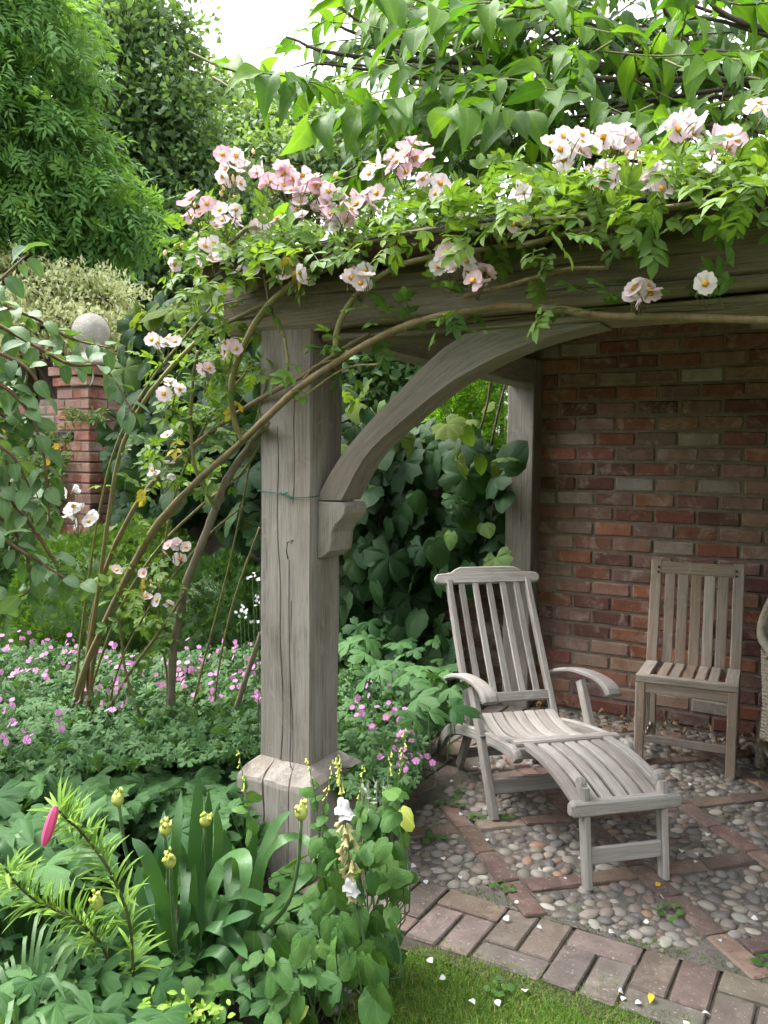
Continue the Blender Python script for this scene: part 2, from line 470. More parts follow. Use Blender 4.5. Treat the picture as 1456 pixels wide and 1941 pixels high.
def brick_mesh(name, lx, ly, lz, mat, bev=0.006, wear=0.003, seed=0, grid=(3, 2, 1)):
    r = random.Random(seed)
    bm = bmesh.new()
    bmesh.ops.create_cube(bm, size=1.0)
    for v in bm.verts:
        v.co = Vector((v.co.x * lx, v.co.y * ly, v.co.z * lz))
    bmesh.ops.bevel(bm, geom=list(bm.edges), offset=bev, segments=1, affect='EDGES')
    for v in bm.verts: v.co += Vector((r.uniform(-wear, wear), r.uniform(-wear, wear) * 0.7, r.uniform(-wear, wear)))
    bmesh.ops.triangulate(bm, faces=bm.faces)
    me = bpy.data.meshes.new(name); bm.to_mesh(me); bm.free()
    me.materials.append(mat)
    return me
def pick(cols, j=0.12):
    c = random.choice(cols); k = 1 + random.uniform(-j, j)
    return tuple(min(1, x * k * (1 + random.uniform(-0.05, 0.05))) for x in c)
PAVE_COLS = [(0.15, 0.122, 0.105), (0.165, 0.133, 0.114), (0.13, 0.108, 0.095), (0.17, 0.132, 0.11), (0.14, 0.12, 0.105)]
paver = [brick_mesh('paver', 0.207, 0.100, 0.06, PAVER, 0.005, 0.002, s) for s in range(4)]
def flat_brick(parent, x, y, rz, z, meshes, cols, tilt=0.012):
    R = Matrix.Rotation(rz, 3, 'Z') @ Matrix.Rotation(random.uniform(-tilt, tilt), 3, 'X') @ Matrix.Rotation(random.uniform(-tilt, tilt), 3, 'Y')
    o = obj('brick', random.choice(meshes), parent, loc=(x, y, z), mat3=np.array(R), color=pick(cols))
    return o
# front path: two across, one along, turn and turn about
x = -1.62; k = 0
while x < 1.3:
    xc = x + 0.1075
    if k % 2 == 0:
        flat_brick(path, xc, PV0 - 0.055, 0, -0.023 + random.uniform(-.002, .002), paver, PAVE_COLS)
        for s in (-1, 1): flat_brick(path, xc + s * 0.054, PV0 - 0.055 - 0.161, math.pi / 2, -0.023 + random.uniform(-.002, .002), paver, PAVE_COLS)
    else:
        for s in (-1, 1): flat_brick(path, xc + s * 0.054, PV0 - 0.109, math.pi / 2, -0.023 + random.uniform(-.002, .002), paver, PAVE_COLS)
        flat_brick(path, xc, PV0 - 0.109 - 0.161, 0, -0.023 + random.uniform(-.002, .002), paver, PAVE_COLS)
    x += 0.2165; k += 1
# strip beside the post
y = 2.70; k = 0
while y < 4.7:
    for c_ in range(3):
        yy = y + (0.108 if c_ % 2 else 0)
        flat_brick(lpath, -1.668 - c_ * 0.108, yy + 0.1, math.pi / 2, -0.027 + random.uniform(-.003, .003), paver, PAVE_COLS)
    y += 0.2165
# diagonal brick lines
LINE_COLS = [(0.155, 0.105, 0.088), (0.17, 0.12, 0.10), (0.125, 0.088, 0.076), (0.18, 0.135, 0.112), (0.12, 0.092, 0.08)]
liner = [brick_mesh('line_brick', 0.216, 0.078, 0.06, PAVER, 0.006, 0.003, 20 + s) for s in range(4)]
short = [brick_mesh('line_brick_short', 0.20, 0.078, 0.06, PAVER, 0.006, 0.003, 30 + s) for s in range(3)]
PS = [0.915 + 0.695 * k for k in range(9)]     # x + y
QS = [2.24 + 0.683 * k for k in range(7)]      # y - x
def inside(x, y, m=0.0):
    return -1.60 + m < x < 1.25 - m and PV0 + 0.02 + m < y < 4.72 - m
for p in PS:                                   # lines running (1,-1)
    q = 1.0
    for q in np.arange(1.2, 7.0, 0.222 * math.sqrt(2)):
        qq = q + 0.5 * 0.222
        xx, yy = (p - qq) / 2, (p + qq) / 2
        if inside(xx, yy, 0.035):
            flat_brick(cob, xx, yy, -math.pi / 4, -0.016 + random.uniform(-.002, .003), liner, LINE_COLS, 0.02)
for q in QS:                                   # lines running (1,1), cut between the others
    for i in range(len(PS) - 1):
        a, b = PS[i] + 0.062, PS[i + 1] - 0.062
        n = 2
        for j in range(n):
            pp = a + (b - a) * (j + 0.5) / n
            xx, yy = (pp - q) / 2, (pp + q) / 2
            if inside(xx, yy, 0.03):
                flat_brick(cob, xx, yy, math.pi / 4, -0.016 + random.uniform(-.002, .003), short, LINE_COLS, 0.02)
# cobbles: packed by throwing stones of falling size
def free_of_lines(x, y, r):
    if not (-1.595 + r < x < 1.28 - r and PV0 + 0.006 + r * 0.6 < y < 4.72 - r): return False
    p, q = x + y, y - x
    d1 = min(abs(p - k) for k in PS) / math.sqrt(2); d2 = min(abs(q - k) for k in QS) / math.sqrt(2)
    return min(d1, d2) > 0.041 + r * 0.72
st = np.zeros((8000, 3)); ns = 0
for R_, tries in ((0.027, 3500), (0.023, 8000), (0.019, 13000), (0.015, 15000), (0.011, 10000)):
    for _ in range(tries):
        X = random.uniform(-1.6, 1.28); Y = random.uniform(PV0, 4.72); r_ = R_ * random.uniform(0.92, 1.1)
        if not free_of_lines(X, Y, r_): continue
        if ns and np.any((st[:ns, 0] - X) ** 2 + (st[:ns, 1] - Y) ** 2 < ((st[:ns, 2] + r_) * 0.81) ** 2): continue
        st[ns] = (X, Y, r_); ns += 1
        if ns >= 7990: break
st = st[:ns]
def cobble_template(seed):
    r = np.random.default_rng(seed)
    V, F = [], []
    rings = [(0.0, 1.0), (0.42, 0.91), (0.74, 0.66), (0.94, 0.3), (1.0, -0.05), (0.9, -0.5)]
    s = 9
    V.append((0, 0, 1.0))
    for rr, z in rings[1:]:
        for j in range(s):
            a = 2 * math.pi * j / s; k = 1 + r.uniform(-0.06, 0.06) + 0.07 * math.sin(2 * a + seed)
            V.append((rr * k * math.cos(a), rr * k * math.sin(a), z + r.uniform(-0.03, 0.03)))
    for j in range(s): F.append((0, 1 + j, 1 + (j + 1) % s))
    for i in range(len(rings) - 2):
        for j in range(s):
            a, b = 1 + i * s + j, 1 + i * s + (j + 1) % s; c, d = a + s, b + s
            F += [(a, c, d), (a, d, b)]
    return np.array(V), np.array(F), np.zeros(len(F), int)
CT = [cobble_template(s) for s in range(6)]
ctm = [new_mesh('cobble', T[0], T[1], [STONE], T[2]) for T in CT]
ST_COLS = [(0.14, 0.122, 0.105), (0.20, 0.183, 0.165), (0.11, 0.103, 0.098), (0.215, 0.185, 0.155), (0.155, 0.12, 0.097), (0.24, 0.222, 0.20), (0.175, 0.16, 0.143), (0.15, 0.137, 0.122), (0.13, 0.125, 0.12)]
ctr = np.stack([st[:, 0], st[:, 1]], 1)
def visible_px(p):
    d = np.array([p[0], p[1], 0.0]) - CAM; z = d @ FW
    return 728 + FPX * (d @ CR) / z, 970.5 - FPX * (d @ CU) / z, z
pr = np.array([visible_px(p) for p in ctr])
score = st[:, 2] / pr[:, 2] * ((pr[:, 0] > 760) & (pr[:, 0] < 1450) & (pr[:, 1] < 1900) & (pr[:, 1] > 1360) & (pr[:, 2] > 0))
order = np.argsort(-score)
big = set(order[:300].tolist())
parts = [[] for _ in CT]
for i in range(ns):
    X, Y, r_ = st[i]
    el = random.uniform(1.0, 1.28); a = random.uniform(0, math.pi) if random.random() < 0.5 else random.gauss(0.35, 0.4)
    R = np.array([[math.cos(a), -math.sin(a), 0], [math.sin(a), math.cos(a), 0], [0, 0, 1]]) @ np.diag([r_ * el, r_ / el * 1.05, r_ * random.uniform(0.40, 0.60)])
    tl = Matrix.Rotation(random.uniform(-.25, .25), 3, 'X') @ Matrix.Rotation(random.uniform(-.25, .25), 3, 'Y')
    R = np.array(tl) @ R
    z = 0.003 + random.uniform(-0.003, 0.003)
    k = random.randrange(len(CT))
    if i in big:
        c = pick(ST_COLS, 0.2)
        if random.random() < 0.035: c = (0.25, 0.155, 0.11)
        if random.random() < 0.05: c = (0.34, 0.32, 0.28)
        obj('stone', ctm[k], cob, loc=(X, Y, z), mat3=R, color=c)
    else:
        parts[k].append((R, (X, Y, z)))
allp = []
for k, T in enumerate(CT):
    if parts[k]:
        allp.append(scatter(T, np.array([q[0] for q in parts[k]]), np.array([q[1] for q in parts[k]]), 0.001 + 0.998 * rng.random(len(parts[k]))))
merged('small_stones', allp, [STONE], cob, world=False, kind='stuff')

# lawn
lawn_edge = [(-1.13, 1.60), (-1.16, 1.78), (-1.17, 2.0), (-1.18, 2.10), (-1.12, 2.165), (-0.9, 2.185), (-0.5, 2.20), (0.2, 2.20), (2.2, 2.2), (6, 2.2), (6, -6), (-1.6, -6), (-1.25, 0.5), (-1.15, 1.2)]
me = new_mesh('lawn', [(a, b, -0.012) for a, b in lawn_edge], [tuple(range(len(lawn_edge)))[::-1]], [TURF])
lawn = obj('lawn', me); lawn['kind'] = 'structure'
# ================================================================== brick walls
BR_COLS = [(0.265, 0.116, 0.083), (0.298, 0.132, 0.088), (0.232, 0.11, 0.088), (0.331, 0.149, 0.094), (0.21, 0.094, 0.072), (0.243, 0.138, 0.116), (0.166, 0.083, 0.068), (0.276, 0.166, 0.134), (0.221, 0.144, 0.121), (0.304, 0.175, 0.129), (0.276, 0.184, 0.147)]
PALE = [(0.33, 0.27, 0.225), (0.36, 0.32, 0.27), (0.30, 0.21, 0.17), (0.28, 0.20, 0.165), (0.31, 0.19, 0.145)]
CH = 0.0862                                    # course height
def wall_bricks(parent, x0, x1, y_face, z0, courses, cols, pale=0.12, skip=None, shift=0.0, L_=0.226, depth=0.10, proud=0.004):
    full = [brick_mesh('wall_brick', L_ - 0.013, depth, CH - 0.014, BRICK, 0.007, 0.003, 50 + s) for s in range(5)]
    half = [brick_mesh('wall_half_brick', L_ / 2 - 0.013, depth, CH - 0.014, BRICK, 0.007, 0.003, 60 + s) for s in range(3)]
    for c in range(courses):
        z = z0 + CH * (c + 0.5)
        x = x0
        first = True
        while x < x1 - 0.03:
            use_half = (first and (c + int(shift)) % 2 == 0) or x + L_ > x1 + 0.02
            l = L_ / 2 if use_half else L_
            first = False
            xc = x + l / 2
            if skip is None or not skip(xc, z):
                R = Matrix.Rotation(random.uniform(-.006, .006), 3, 'Y') @ Matrix.Rotation(random.uniform(-.012, .012), 3, 'Z')
                col = pick(PALE, 0.15) if random.random() < pale else pick(cols, 0.2)
                obj('brick', random.choice(half if use_half else full), parent, loc=(xc + random.uniform(-.002, .002), y_face + depth / 2 + random.uniform(-proud, proud) * 0.7, z + random.uniform(-.0015, .0015)), mat3=np.array(R), color=col)
            x += l
def box_mesh(name, x0, x1, y0, y1, z0, z1, mat):
    V = [(x, y, z) for z in (z0, z1) for y in (y0, y1) for x in (x0, x1)]
    F = [(0, 2, 3, 1), (4, 5, 7, 6), (0, 1, 5, 4), (2, 6, 7, 3), (0, 4, 6, 2), (1, 3, 7, 5)]
    return new_mesh(name, V, F, [mat], None, {'grain': np.array(V)}, False)

WY = 4.78
bw = empty('brick_wall', (-0.5, WY, 0), 0, 'red brick back wall inside the timber pavilion', 'wall')
obj('mortar_bed', box_mesh('mortar_bed', -1.82, 2.4, WY + 0.008, WY + 0.24, -0.05, 2.9, WALLMORTAR), bw, world=True)
def add_wall(root, x0, x1, yf, z0, n, cols, **kw):
    off = np.array(root.location)
    wall_bricks(root, x0 - off[0], x1 - off[0], yf - off[1], z0 - off[2], n, cols, **kw)
obj('added_shade_wall', box_mesh('added_shade_wall', 2.2, 2.44, 2.55, WY, -0.05, 2.9, WALLMORTAR), bw, world=True)  # end wall added out of view to darken the interior
add_wall(bw, -1.735, 0.17, WY, 0.0, 31, BR_COLS, pale=0.11)

# lower garden wall running on to the left, under the vine
gw = empty('garden_wall', (-3.0, WY + 0.1, 0), 0, 'lower mossy brick garden wall behind the big-leaved vine', 'wall')
obj('mortar_bed', box_mesh('mortar_bed', -5.52, -1.92, WY + 0.108, WY + 0.33, -0.05, 1.50, WALLMORTAR), gw, world=True)
DIM = [(0.22, 0.12, 0.085), (0.26, 0.15, 0.11), (0.19, 0.11, 0.085), (0.24, 0.17, 0.13)]
add_wall(gw, -3.2, -1.925, WY + 0.1, 0.0, 17, DIM, pale=0.25)
prism('coping', [(-5.55, 0), (-1.92, 0), (-1.92, 0.03), (-5.55, 0.03)], 0.30, (0, WY + 0.22, 1.502), (1, 0, 0), (0, 0, 1), (0, 1, 0), PIERSTONE, gw, True, 0.008)

# gate pier with a stone ball
PX, PY, PW = -5.52, 4.66, 0.38                 # front right corner and width
pier = empty('gate_pier', (PX - PW / 2, PY + PW / 2, 0), 0, 'red brick gate pier topped by a round stone ball', 'pier')
obj('core', box_mesh('core', PX - PW + 0.008, PX - 0.008, PY + 0.008, PY + PW - 0.008, -0.05, 2.03, WALLMORTAR), pier, world=True)
pf = [brick_mesh('pier_brick', 0.216 - 0.012, 0.095, CH - 0.013, BRICK, 0.006, 0.002, 70 + s) for s in range(4)]
ph = [brick_mesh('pier_header', 0.095, 0.095, CH - 0.013, BRICK, 0.006, 0.002, 75 + s) for s in range(4)]
PC = [(0.34, 0.15, 0.11), (0.37, 0.18, 0.13), (0.30, 0.135, 0.105), (0.33, 0.205, 0.16), (0.29, 0.175, 0.14)]
for c in range(6, 23):
    z = CH * (c + 0.5) + 0.035
    for face in (0, 1):
        if (c + face) % 2 == 0: sizes = ['f', 'f']
        else: sizes = ['h', 'f', 'h']
        tot = sum(0.2 if s_ == 'f' else 0.1 for s_ in sizes); a = (PW - tot) / 2
        for s_ in sizes:
            l = 0.2 if s_ == 'f' else 0.1
            m_ = random.choice(pf if s_ == 'f' else ph)
            col = (0.06, 0.05, 0.055) if random.random() < 0.08 else pick(PC, 0.2)
            t_ = a + l / 2; a += l
            sx = 0.94
            if face == 0: obj('brick', m_, pier, loc=np.array((PX - PW + t_, PY + 0.045, z)) , mat3=np.diag([sx, 1, 1]), world=True, color=col)
            else: obj('brick', m_, pier, loc=np.array((PX - 0.045, PY + t_, z)), mat3=np.array([[0, -1, 0], [sx, 0, 0], [0, 0, 1.0]]), world=True, color=col)
for k, (z, e) in enumerate(((2.035, 0.03), (2.12, 0.055))):
    for face in (0, 1):
        for j in range(2):
            t_ = -e + (PW + 2 * e) * (j + 0.5) / 2; s_ = (PW + 2 * e) / 2 / 0.216
            if face == 0: obj('brick', pf[j], pier, loc=(PX - PW + t_, PY - e + 0.045, z + 0.04), mat3=np.diag([s_, 1, 1]), world=True, color=pick(PC, 0.2))
            else: obj('brick', pf[j + 2], pier, loc=(PX + e - 0.045, PY + t_, z + 0.04), mat3=np.array([[0, -1, 0], [s_, 0, 0], [0, 0, 1.0]]), world=True, color=pick(PC, 0.2))
obj('cap_core', box_mesh('cap_core', PX - PW, PX, PY, PY + PW, 2.03, 2.2, WALLMORTAR), pier, world=True)
cxp, cyp = PX - PW / 2, PY + PW / 2
lathe('cap', [(0.30, 0), (0.30, 0.04), (0.23, 0.075), (0.14, 0.10), (0.09, 0.125)], PIERSTONE, pier, (cxp, cyp, 2.205), 20, True, 0.01)
ballr = 0.152
lathe('stone_ball', [(0.075, -0.04)] + [(ballr * math.sin(a), ballr - ballr * math.cos(a)) for a in np.linspace(0.42, math.pi - 0.02, 15)], PIERSTONE, pier, (cxp, cyp, 2.355), 28, True, 0.008)
# wall running left from the pier
lw = empty('boundary_wall', (-7.0, PY + 0.2, 0), 0, 'creeper-grown brick wall running left from the gate pier', 'wall')
obj('mortar_bed', box_mesh('mortar_bed', -11, PX - PW, PY + 0.108, PY + 0.33, -0.05, 1.95, WALLMORTAR), lw, world=True)
add_wall(lw, -7.2, PX - PW - 0.01, PY + 0.1, 0.09, 21, PC, pale=0.1)

# ================================================================== pavilion
pav = empty('timber_pavilion', (-1.8, 2.46, 0), 0, 'grey oak open-fronted pavilion with curved brace and slate roof', 'pavilion')
UX0, UX1, VY0, VY1 = -1.902, -1.68, 2.363, 2.55
# front post: a solid with real drying cracks cut into its two visible faces
def post_part():
    z0, z1, nz = -0.02, 1.906, 70
    zs = np.linspace(z0, z1, nz)
    def cols(n, cracks):
        b = list(np.linspace(0.012, 0.988, n))
        for c in cracks: b += [c - 0.012, c, c + 0.012]
        return sorted(set(b))
    fc = [0.40, 0.66]; rc = [0.42]
    fcols = cols(14, fc); rcols = cols(8, rc)
    V, G, ring = [], [], None
    rr = random.Random(4)
    loops = []
    wob = lambda z, k: 0.0035 * math.sin(2.3 * z + k) + 0.0015 * math.sin(9 * z + 2 * k)
    for z in zs:
        pts = []
        for a in fcols:                       # front face, left to right
            dx = 0.0; d = 0.0
            for ci, c in enumerate(fc):
                jx = 0.05 * math.sin(3.1 * z + ci * 2.0) + 0.018 * math.sin(14 * z + ci)
                if abs(a - c) < 0.02:
                    dx = jx
                    on = (0.05 < z < 1.55) if ci == 0 else (0.1 < z < 0.95 or 1.3 < z < 1.8)
                    if abs(a - c) < 0.001 and on: d = 0.022 * (0.55 + 0.45 * math.sin(5 * z + 3 * ci)) + 0.008
            pts.append((UX0 + (UX1 - UX0) * min(0.985, max(0.015, a + dx)), VY0 + d + wob(z, 1) - 0.0015 * math.sin(8 * a)))
        for a in rcols:                       # right face, front to back
            dy = 0.0; d = 0.0
            for c in rc:
                if abs(a - c) < 0.02:
                    dy = 0.06 * math.sin(4 * z) + 0.02 * math.sin(13 * z)
                    if abs(a - c) < 0.001 and (1.02 < z < 1.07 or 0.3 < z < 0.75 or z > 1.45): d = 0.014
            pts.append((UX1 - d + wob(z, 3), VY0 + (VY1 - VY0) * min(0.985, max(0.02, a + dy))))
        pts.append((UX1 - 0.01, VY1)); pts.append((UX0 + 0.01, VY1)); pts.append((UX0 + wob(z, 5), VY1 - 0.01)); pts.append((UX0 + wob(z, 5), VY0 + 0.006))
        loops.append(pts)
    n = len(loops[0])
    for k, z in enumerate(zs):
        for (x, y) in loops[k]:
            V.append((x, y, z)); G.append((z, x, y))
    F = []
    for k in range(nz - 1):
        for j in range(n):
            j2 = (j + 1) % n
            F.append((k * n + j, k * n + j2, (k + 1) * n + j2, (k + 1) * n + j))
    F.append(tuple(range(n - 1, -1, -1))); F.append(tuple((nz - 1) * n + j for j in range(n)))
    return new_mesh('post', V, F, [OAK], None, {'grain': np.array(G)}, False)
post = obj('post', post_part(), pav, world=True)
# plinth of the post, with sloping shoulders and a split
def plinth_part():
    X0, X1, Y0, Y1 = -1.945, -1.618, 2.285, 2.625
    ix0, ix1, iy0, iy1 = UX0 - 0.004, UX1 + 0.004, VY0 - 0.004, VY1 + 0.004
    V, G, F = [], [], []
    levels = [(-0.03, 0), (0.10, 0), (0.20, 0), (0.305, 0), (0.322, 0.06), (0.345, 0.4), (0.372, 1.0)]
    fr = [0.0, 0.08, 0.18, 0.3, 0.338, 0.35, 0.362, 0.48, 0.6, 0.708, 0.715, 0.722, 0.85, 1.0]
    loops = []
    for z, k in levels:
        x0, x1, y0, y1 = X0 + (ix0 - X0) * k, X1 + (ix1 - X1) * k, Y0 + (iy0 - Y0) * k, Y1 + (iy1 - Y1) * k
        pts = []
        for a in fr:
            d = 0.0
            if abs(a - 0.35) < 0.005: d = 0.05
            if abs(a - 0.715) < 0.003: d = 0.018
            jx = (0.012 * math.sin(9 * z)) if 0.29 < a < 0.4 else 0
            pts.append((x0 + (x1 - x0) * a + jx, y0 + d))
        for a in (0.25, 0.5, 0.75, 1.0): pts.append((x1, y0 + (y1 - y0) * a))
        for a in (0.66, 0.33, 0.0): pts.append((x0 + (x1 - x0) * a, y1))
        for a in (0.66, 0.33): pts.append((x0, y0 + (y1 - y0) * a))
        loops.append(pts)
    n = len(loops[0])
    for (z, k), pts in zip(levels, loops):
        for i, (x, y) in enumerate(pts):
            V.append((x + random.uniform(-.002, .002), y + random.uniform(-.002, .002), z + random.uniform(-.004, .004) * (z > 0.2))); G.append((z, x + 0.3, y))
    for k in range(len(levels) - 1):
        for j in range(n):
            j2 = (j + 1) % n; F.append((k * n + j, k * n + j2, (k + 1) * n + j2, (k + 1) * n + j))
    F.append(tuple(range(n - 1, -1, -1))); F.append(tuple((len(levels) - 1) * n + j for j in range(n)))
    return new_mesh('plinth', V, F, [OAK], None, {'grain': np.array(G)}, False)
obj('plinth', plinth_part(), pav, world=True)

# main beam, rough underneath
def beam_part(name, x0, x1, y0, y1, z0, z1, rough, mat, seed=0, n=80):
    rr = np.random.default_rng(seed)
    xs = np.linspace(x0, x1, n)
    path_ = np.stack([xs, np.full(n, (y0 + y1) / 2), np.full(n, (z0 + z1) / 2)], 1)
    V, G, F = [], [], []
    nb = np.cumsum(rr.normal(0, 1, n)); nb = nb - np.linspace(nb[0], nb[-1], n); nb = nb / (np.abs(nb).max() + 1e-6) * rough
    ntp = np.cumsum(rr.normal(0, 1, n)); ntp = ntp - np.linspace(ntp[0], ntp[-1], n); ntp = ntp / (np.abs(ntp).max() + 1e-6) * rough * 0.6
    rows = [0.0, 0.1, 0.22, 0.26, 0.3, 0.5, 0.62, 0.65, 0.68, 0.85, 1.0]
    fine = rr.normal(0, 0.0015, (n, len(rows)))
    for i, x in enumerate(xs):
        b, t_ = z0 + nb[i], z1 + ntp[i]
        sec = []
        for k, a in enumerate(rows):
            d = fine[i, k] + 0.006 * math.sin(2 * x + 5 * a)
            if k == 3 and math.sin(2.1 * x + 1) > -0.2: d += 0.009
            if k == 7 and math.sin(1.3 * x + 3) > 0.6: d += 0.007
            if k == 0: d += 0.012
            if k == len(rows) - 1: d += 0.015
            zz = b + (t_ - b) * a + (0.008 * math.sin(6 * x) if 1 < k < 9 else 0)
            sec.append((y0 + d, zz))
        sec += [(y1, t_), (y1, b)]
        for (y, z) in sec: V.append((x, y, z)); G.append((x, y, z))
    m = len(rows) + 2
    for i in range(n - 1):
        for j in range(m):
            k = (j + 1) % m; F.append((i * m + j, (i + 1) * m + j, (i + 1) * m + k, i * m + k))
    F.append(tuple(range(m))); F.append(tuple((n - 1) * m + j for j in range(m - 1, -1, -1)))
    me = new_mesh(name, V, F, [mat], None, {'grain': np.array(G)}, False)
    return obj(name, me, pav, world=True)
beam_part('beam', -2.06, 2.4, 2.352, 2.53, 1.905, 2.075, 0.012, BEAM, 3)
beam_part('inner_beam', -1.66, 2.4, 2.40, 2.55, 1.858, 1.903, 0.004, BEAM, 5, 40)
# corbel on the post and curved brace
corb = [(0, 0), (0.02, 0.006), (0.05, 0.03), (0.056, 0.06), (0.058, 0.095), (0.072, 0.122), (0.098, 0.145), (0.112, 0.165), (0.114, 0.187), (0.104, 0.203), (0.0, 0.203)]
prism('corbel', corb, 0.145, (UX1 - 0.001, 2.478, 1.105), (1, 0, 0), (0, 0, 1), (0, 1, 0), OAK, pav, True, 0.004, 1)
BV = 2.47
inner = smooth_path([(-1.586, 1.315), (-1.481, 1.476), (-1.33, 1.598), (-1.187, 1.696), (-1.096, 1.742), (-0.991, 1.786), (-0.858, 1.825), (-0.70, 1.853)], 26)
outer = smooth_path([(-1.692, 1.312), (-1.609, 1.439), (-1.50, 1.558), (-1.361, 1.682), (-1.255, 1.772), (-1.171, 1.829), (-1.06, 1.865), (-0.70, 1.857)], 26)
def strip_solid(name, A, B, y0, y1, mat, parent):
    V, G, F = [], [], []; n = len(A)
    sl = np.concatenate([[0], np.cumsum(np.linalg.norm(np.diff(A, axis=0), axis=1))])
    for i in range(n):
        for k, ((x, z), y) in enumerate(((A[i], y0), (A[i], y1), (B[i], y1), (B[i], y0))):
            V.append((x, y, z)); G.append((sl[i], 0.1 * (k in (2, 3)), y))
    for i in range(n - 1):
        for j in range(4):
            k = (j + 1) % 4; F.append((i * 4 + j, i * 4 + k, (i + 1) * 4 + k, (i + 1) * 4 + j))
    F.append((3, 2, 1, 0)); b = (n - 1) * 4; F.append((b, b + 1, b + 2, b + 3))
    bm = bmesh.new(); me = new_mesh(name, V, F, [mat], None, {'grain': np.array(G)}, False)
    bm.from_mesh(me); bmesh.ops.recalc_face_normals(bm, faces=bm.faces); bm.to_mesh(me); bm.free()
    return obj(name, me, parent, world=True)
strip_solid('brace', inner, outer, 2.408, 2.535, OAK, pav)
# rear post on the wall, its head and the side plate
sweep('rear_post', [(-1.80, 4.70, -0.02), (-1.80, 4.70, 2.05)], (1, 0, 0), 0.165, 0.14, OAK, pav, 0.006, True, 12)
sweep('side_plate', [(-1.80, 2.56, 1.975), (-1.80, 4.9, 1.975)], (1, 0, 0), 0.13, 0.15, OAK, pav, 0.006, True, 8)
#sweep('wall_plate', [(-1.70, 4.715, 2.10), (2.4, 4.715, 2.10)], (0, 1, 0), 0.12, 0.10, OAK, pav, 0.006, True, 8)
bi = smooth_path([(4.62, 1.60), (4.50, 1.72), (4.30, 1.83), (4.02, 1.895)], 12)
bo = smooth_path([(4.63, 1.80), (4.52, 1.86), (4.40, 1.895), (4.03, 1.899)], 12)
# roof: rafters, boards, slates, gutter
SL = 0.335
roof = obj('roof', box_mesh('roof_board', -2.02, 2.5, 0, 1, 0, 0.02, CEIL), pav)
vv = np.array([(x, y, 2.115 + (y - 2.28) * SL + dz) for dz in (0, 0.02) for y in (2.28, 5.0) for x in (-2.02, 2.5)], np.float32)
roof.data.vertices.foreach_set('co', vv.ravel()); roof.location = -Vector(pav.location)
for i in range(11):
    x = -1.9 + i * 0.42
    r_ = sweep('rafter', [(x, 2.30, 2.075 + 0.02 * SL), (x, 4.9, 2.075 + 2.6 * SL)], (1, 0, 0), 0.055, 0.075, BEAM, pav, 0.003, True)
slates = [brick_mesh('slate', 0.196, 0.30, 0.008, SLATE, 0.002, 0.0015, 90 + s) for s in range(4)]
tilt = math.atan(SL) - 0.02
Rs = np.array(Matrix.Rotation(tilt, 3, 'X'))
rp = np.array(roof.location)
for row in range(3):
    for i in range(23):
        x = -1.96 + i * 0.2 + (0.1 if row % 2 else 0)
        y = 2.34 + row * 0.15
        obj('slate', slates[(i * 7 + row) % 4], roof, loc=np.array((x, y, 2.115 + (y - 2.28) * SL + 0.032 + random.uniform(0, .003))) - np.array(pav.location) - rp, mat3=Rs)
rest = []
b_ = (np.array([(x, y, z) for z in (-.004, .004) for y in (-.15, .15) for x in (-.098, .098)]), np.array([(0, 2, 3), (0, 3, 1), (4, 5, 7), (4, 7, 6), (0, 1, 5), (0, 5, 4), (2, 6, 7), (2, 7, 3), (0, 4, 6), (0, 6, 2), (1, 3, 7), (1, 7, 5)]), np.zeros(12, int))
pp = np.array([(-1.96 + i * 0.2 + (0.1 if row % 2 else 0), 2.34 + row * 0.15, 2.115 + (2.34 + row * 0.15 - 2.28) * SL + 0.033) for row in range(3, 18) for i in range(23)])
so = merged('slates', [scatter(b_, np.tile(Rs, (len(pp), 1, 1)), pp - np.array(pav.location) - rp)], [SLATE], roof, world=False, smooth=False, kind='stuff')
gut = []
for a in np.linspace(math.pi, 2 * math.pi, 9): gut.append((2.265 + 0.05 * math.cos(a), 2.118 + 0.05 * math.sin(a)))
for a in np.linspace(2 * math.pi, math.pi, 9): gut.append((2.265 + 0.044 * math.cos(a), 2.118 + 0.044 * math.sin(a)))
prism('gutter', gut, 4.5, (0.21, 0, 0), (0, 1, 0), (0, 0, 1), (1, 0, 0), GUTTER, pav, True, 0)
# unseen boards added above the side plate to keep light out of the pavilion
for i in range(8):
    y0_, y1_ = 2.56 + i * 0.29, 2.56 + (i + 1) * 0.29 - 0.004
    zt0, zt1 = 2.112 + (y0_ - 2.28) * SL, 2.112 + (y1_ - 2.28) * SL
    prism('added_gable_board', [(y0_, 2.052), (y1_, 2.052), (y1_, zt1), (y0_, zt0)], 0.022, (-1.80 + 0.003 * (i % 2), 0, 0), (0, 1, 0), (0, 0, 1), (1, 0, 0), BEAM, pav, True, 0.002, 1)
# training wires and twine on the post
tube('wire', [at_y(552, 1030, 2.356), at_y(556, 1024, 2.345), at_y(545, 1028, 2.34), at_y(543, 1045, 2.34), at_y(546, 1060, 2.355)], 0.0022, WIRE, pav, 5)
tube('wire', smooth_path([(-1.765, 2.354, 1.10), (-1.762, 2.350, 0.9), (-1.758, 2.352, 0.7), (-1.752, 2.351, 0.5), (-1.75, 2.345, 0.38), (-1.73, 2.335, 0.36)], 20), 0.0018, WIRE, pav, 5)
tube('wire', smooth_path([(-1.893, 2.352, 1.62), (-1.888, 2.351, 1.2), (-1.895, 2.352, 0.8), (-1.898, 2.349, 0.42)], 16), 0.0016, WIRE, pav, 5)
tube('twine', smooth_path([(-1.906, 2.40, 1.345), (-1.905, 2.352, 1.34), (-1.82, 2.352, 1.335), (-1.74, 2.352, 1.322), (-1.676, 2.352, 1.325), (-1.675, 2.42, 1.33)], 24), 0.002, TWINE, pav, 5)
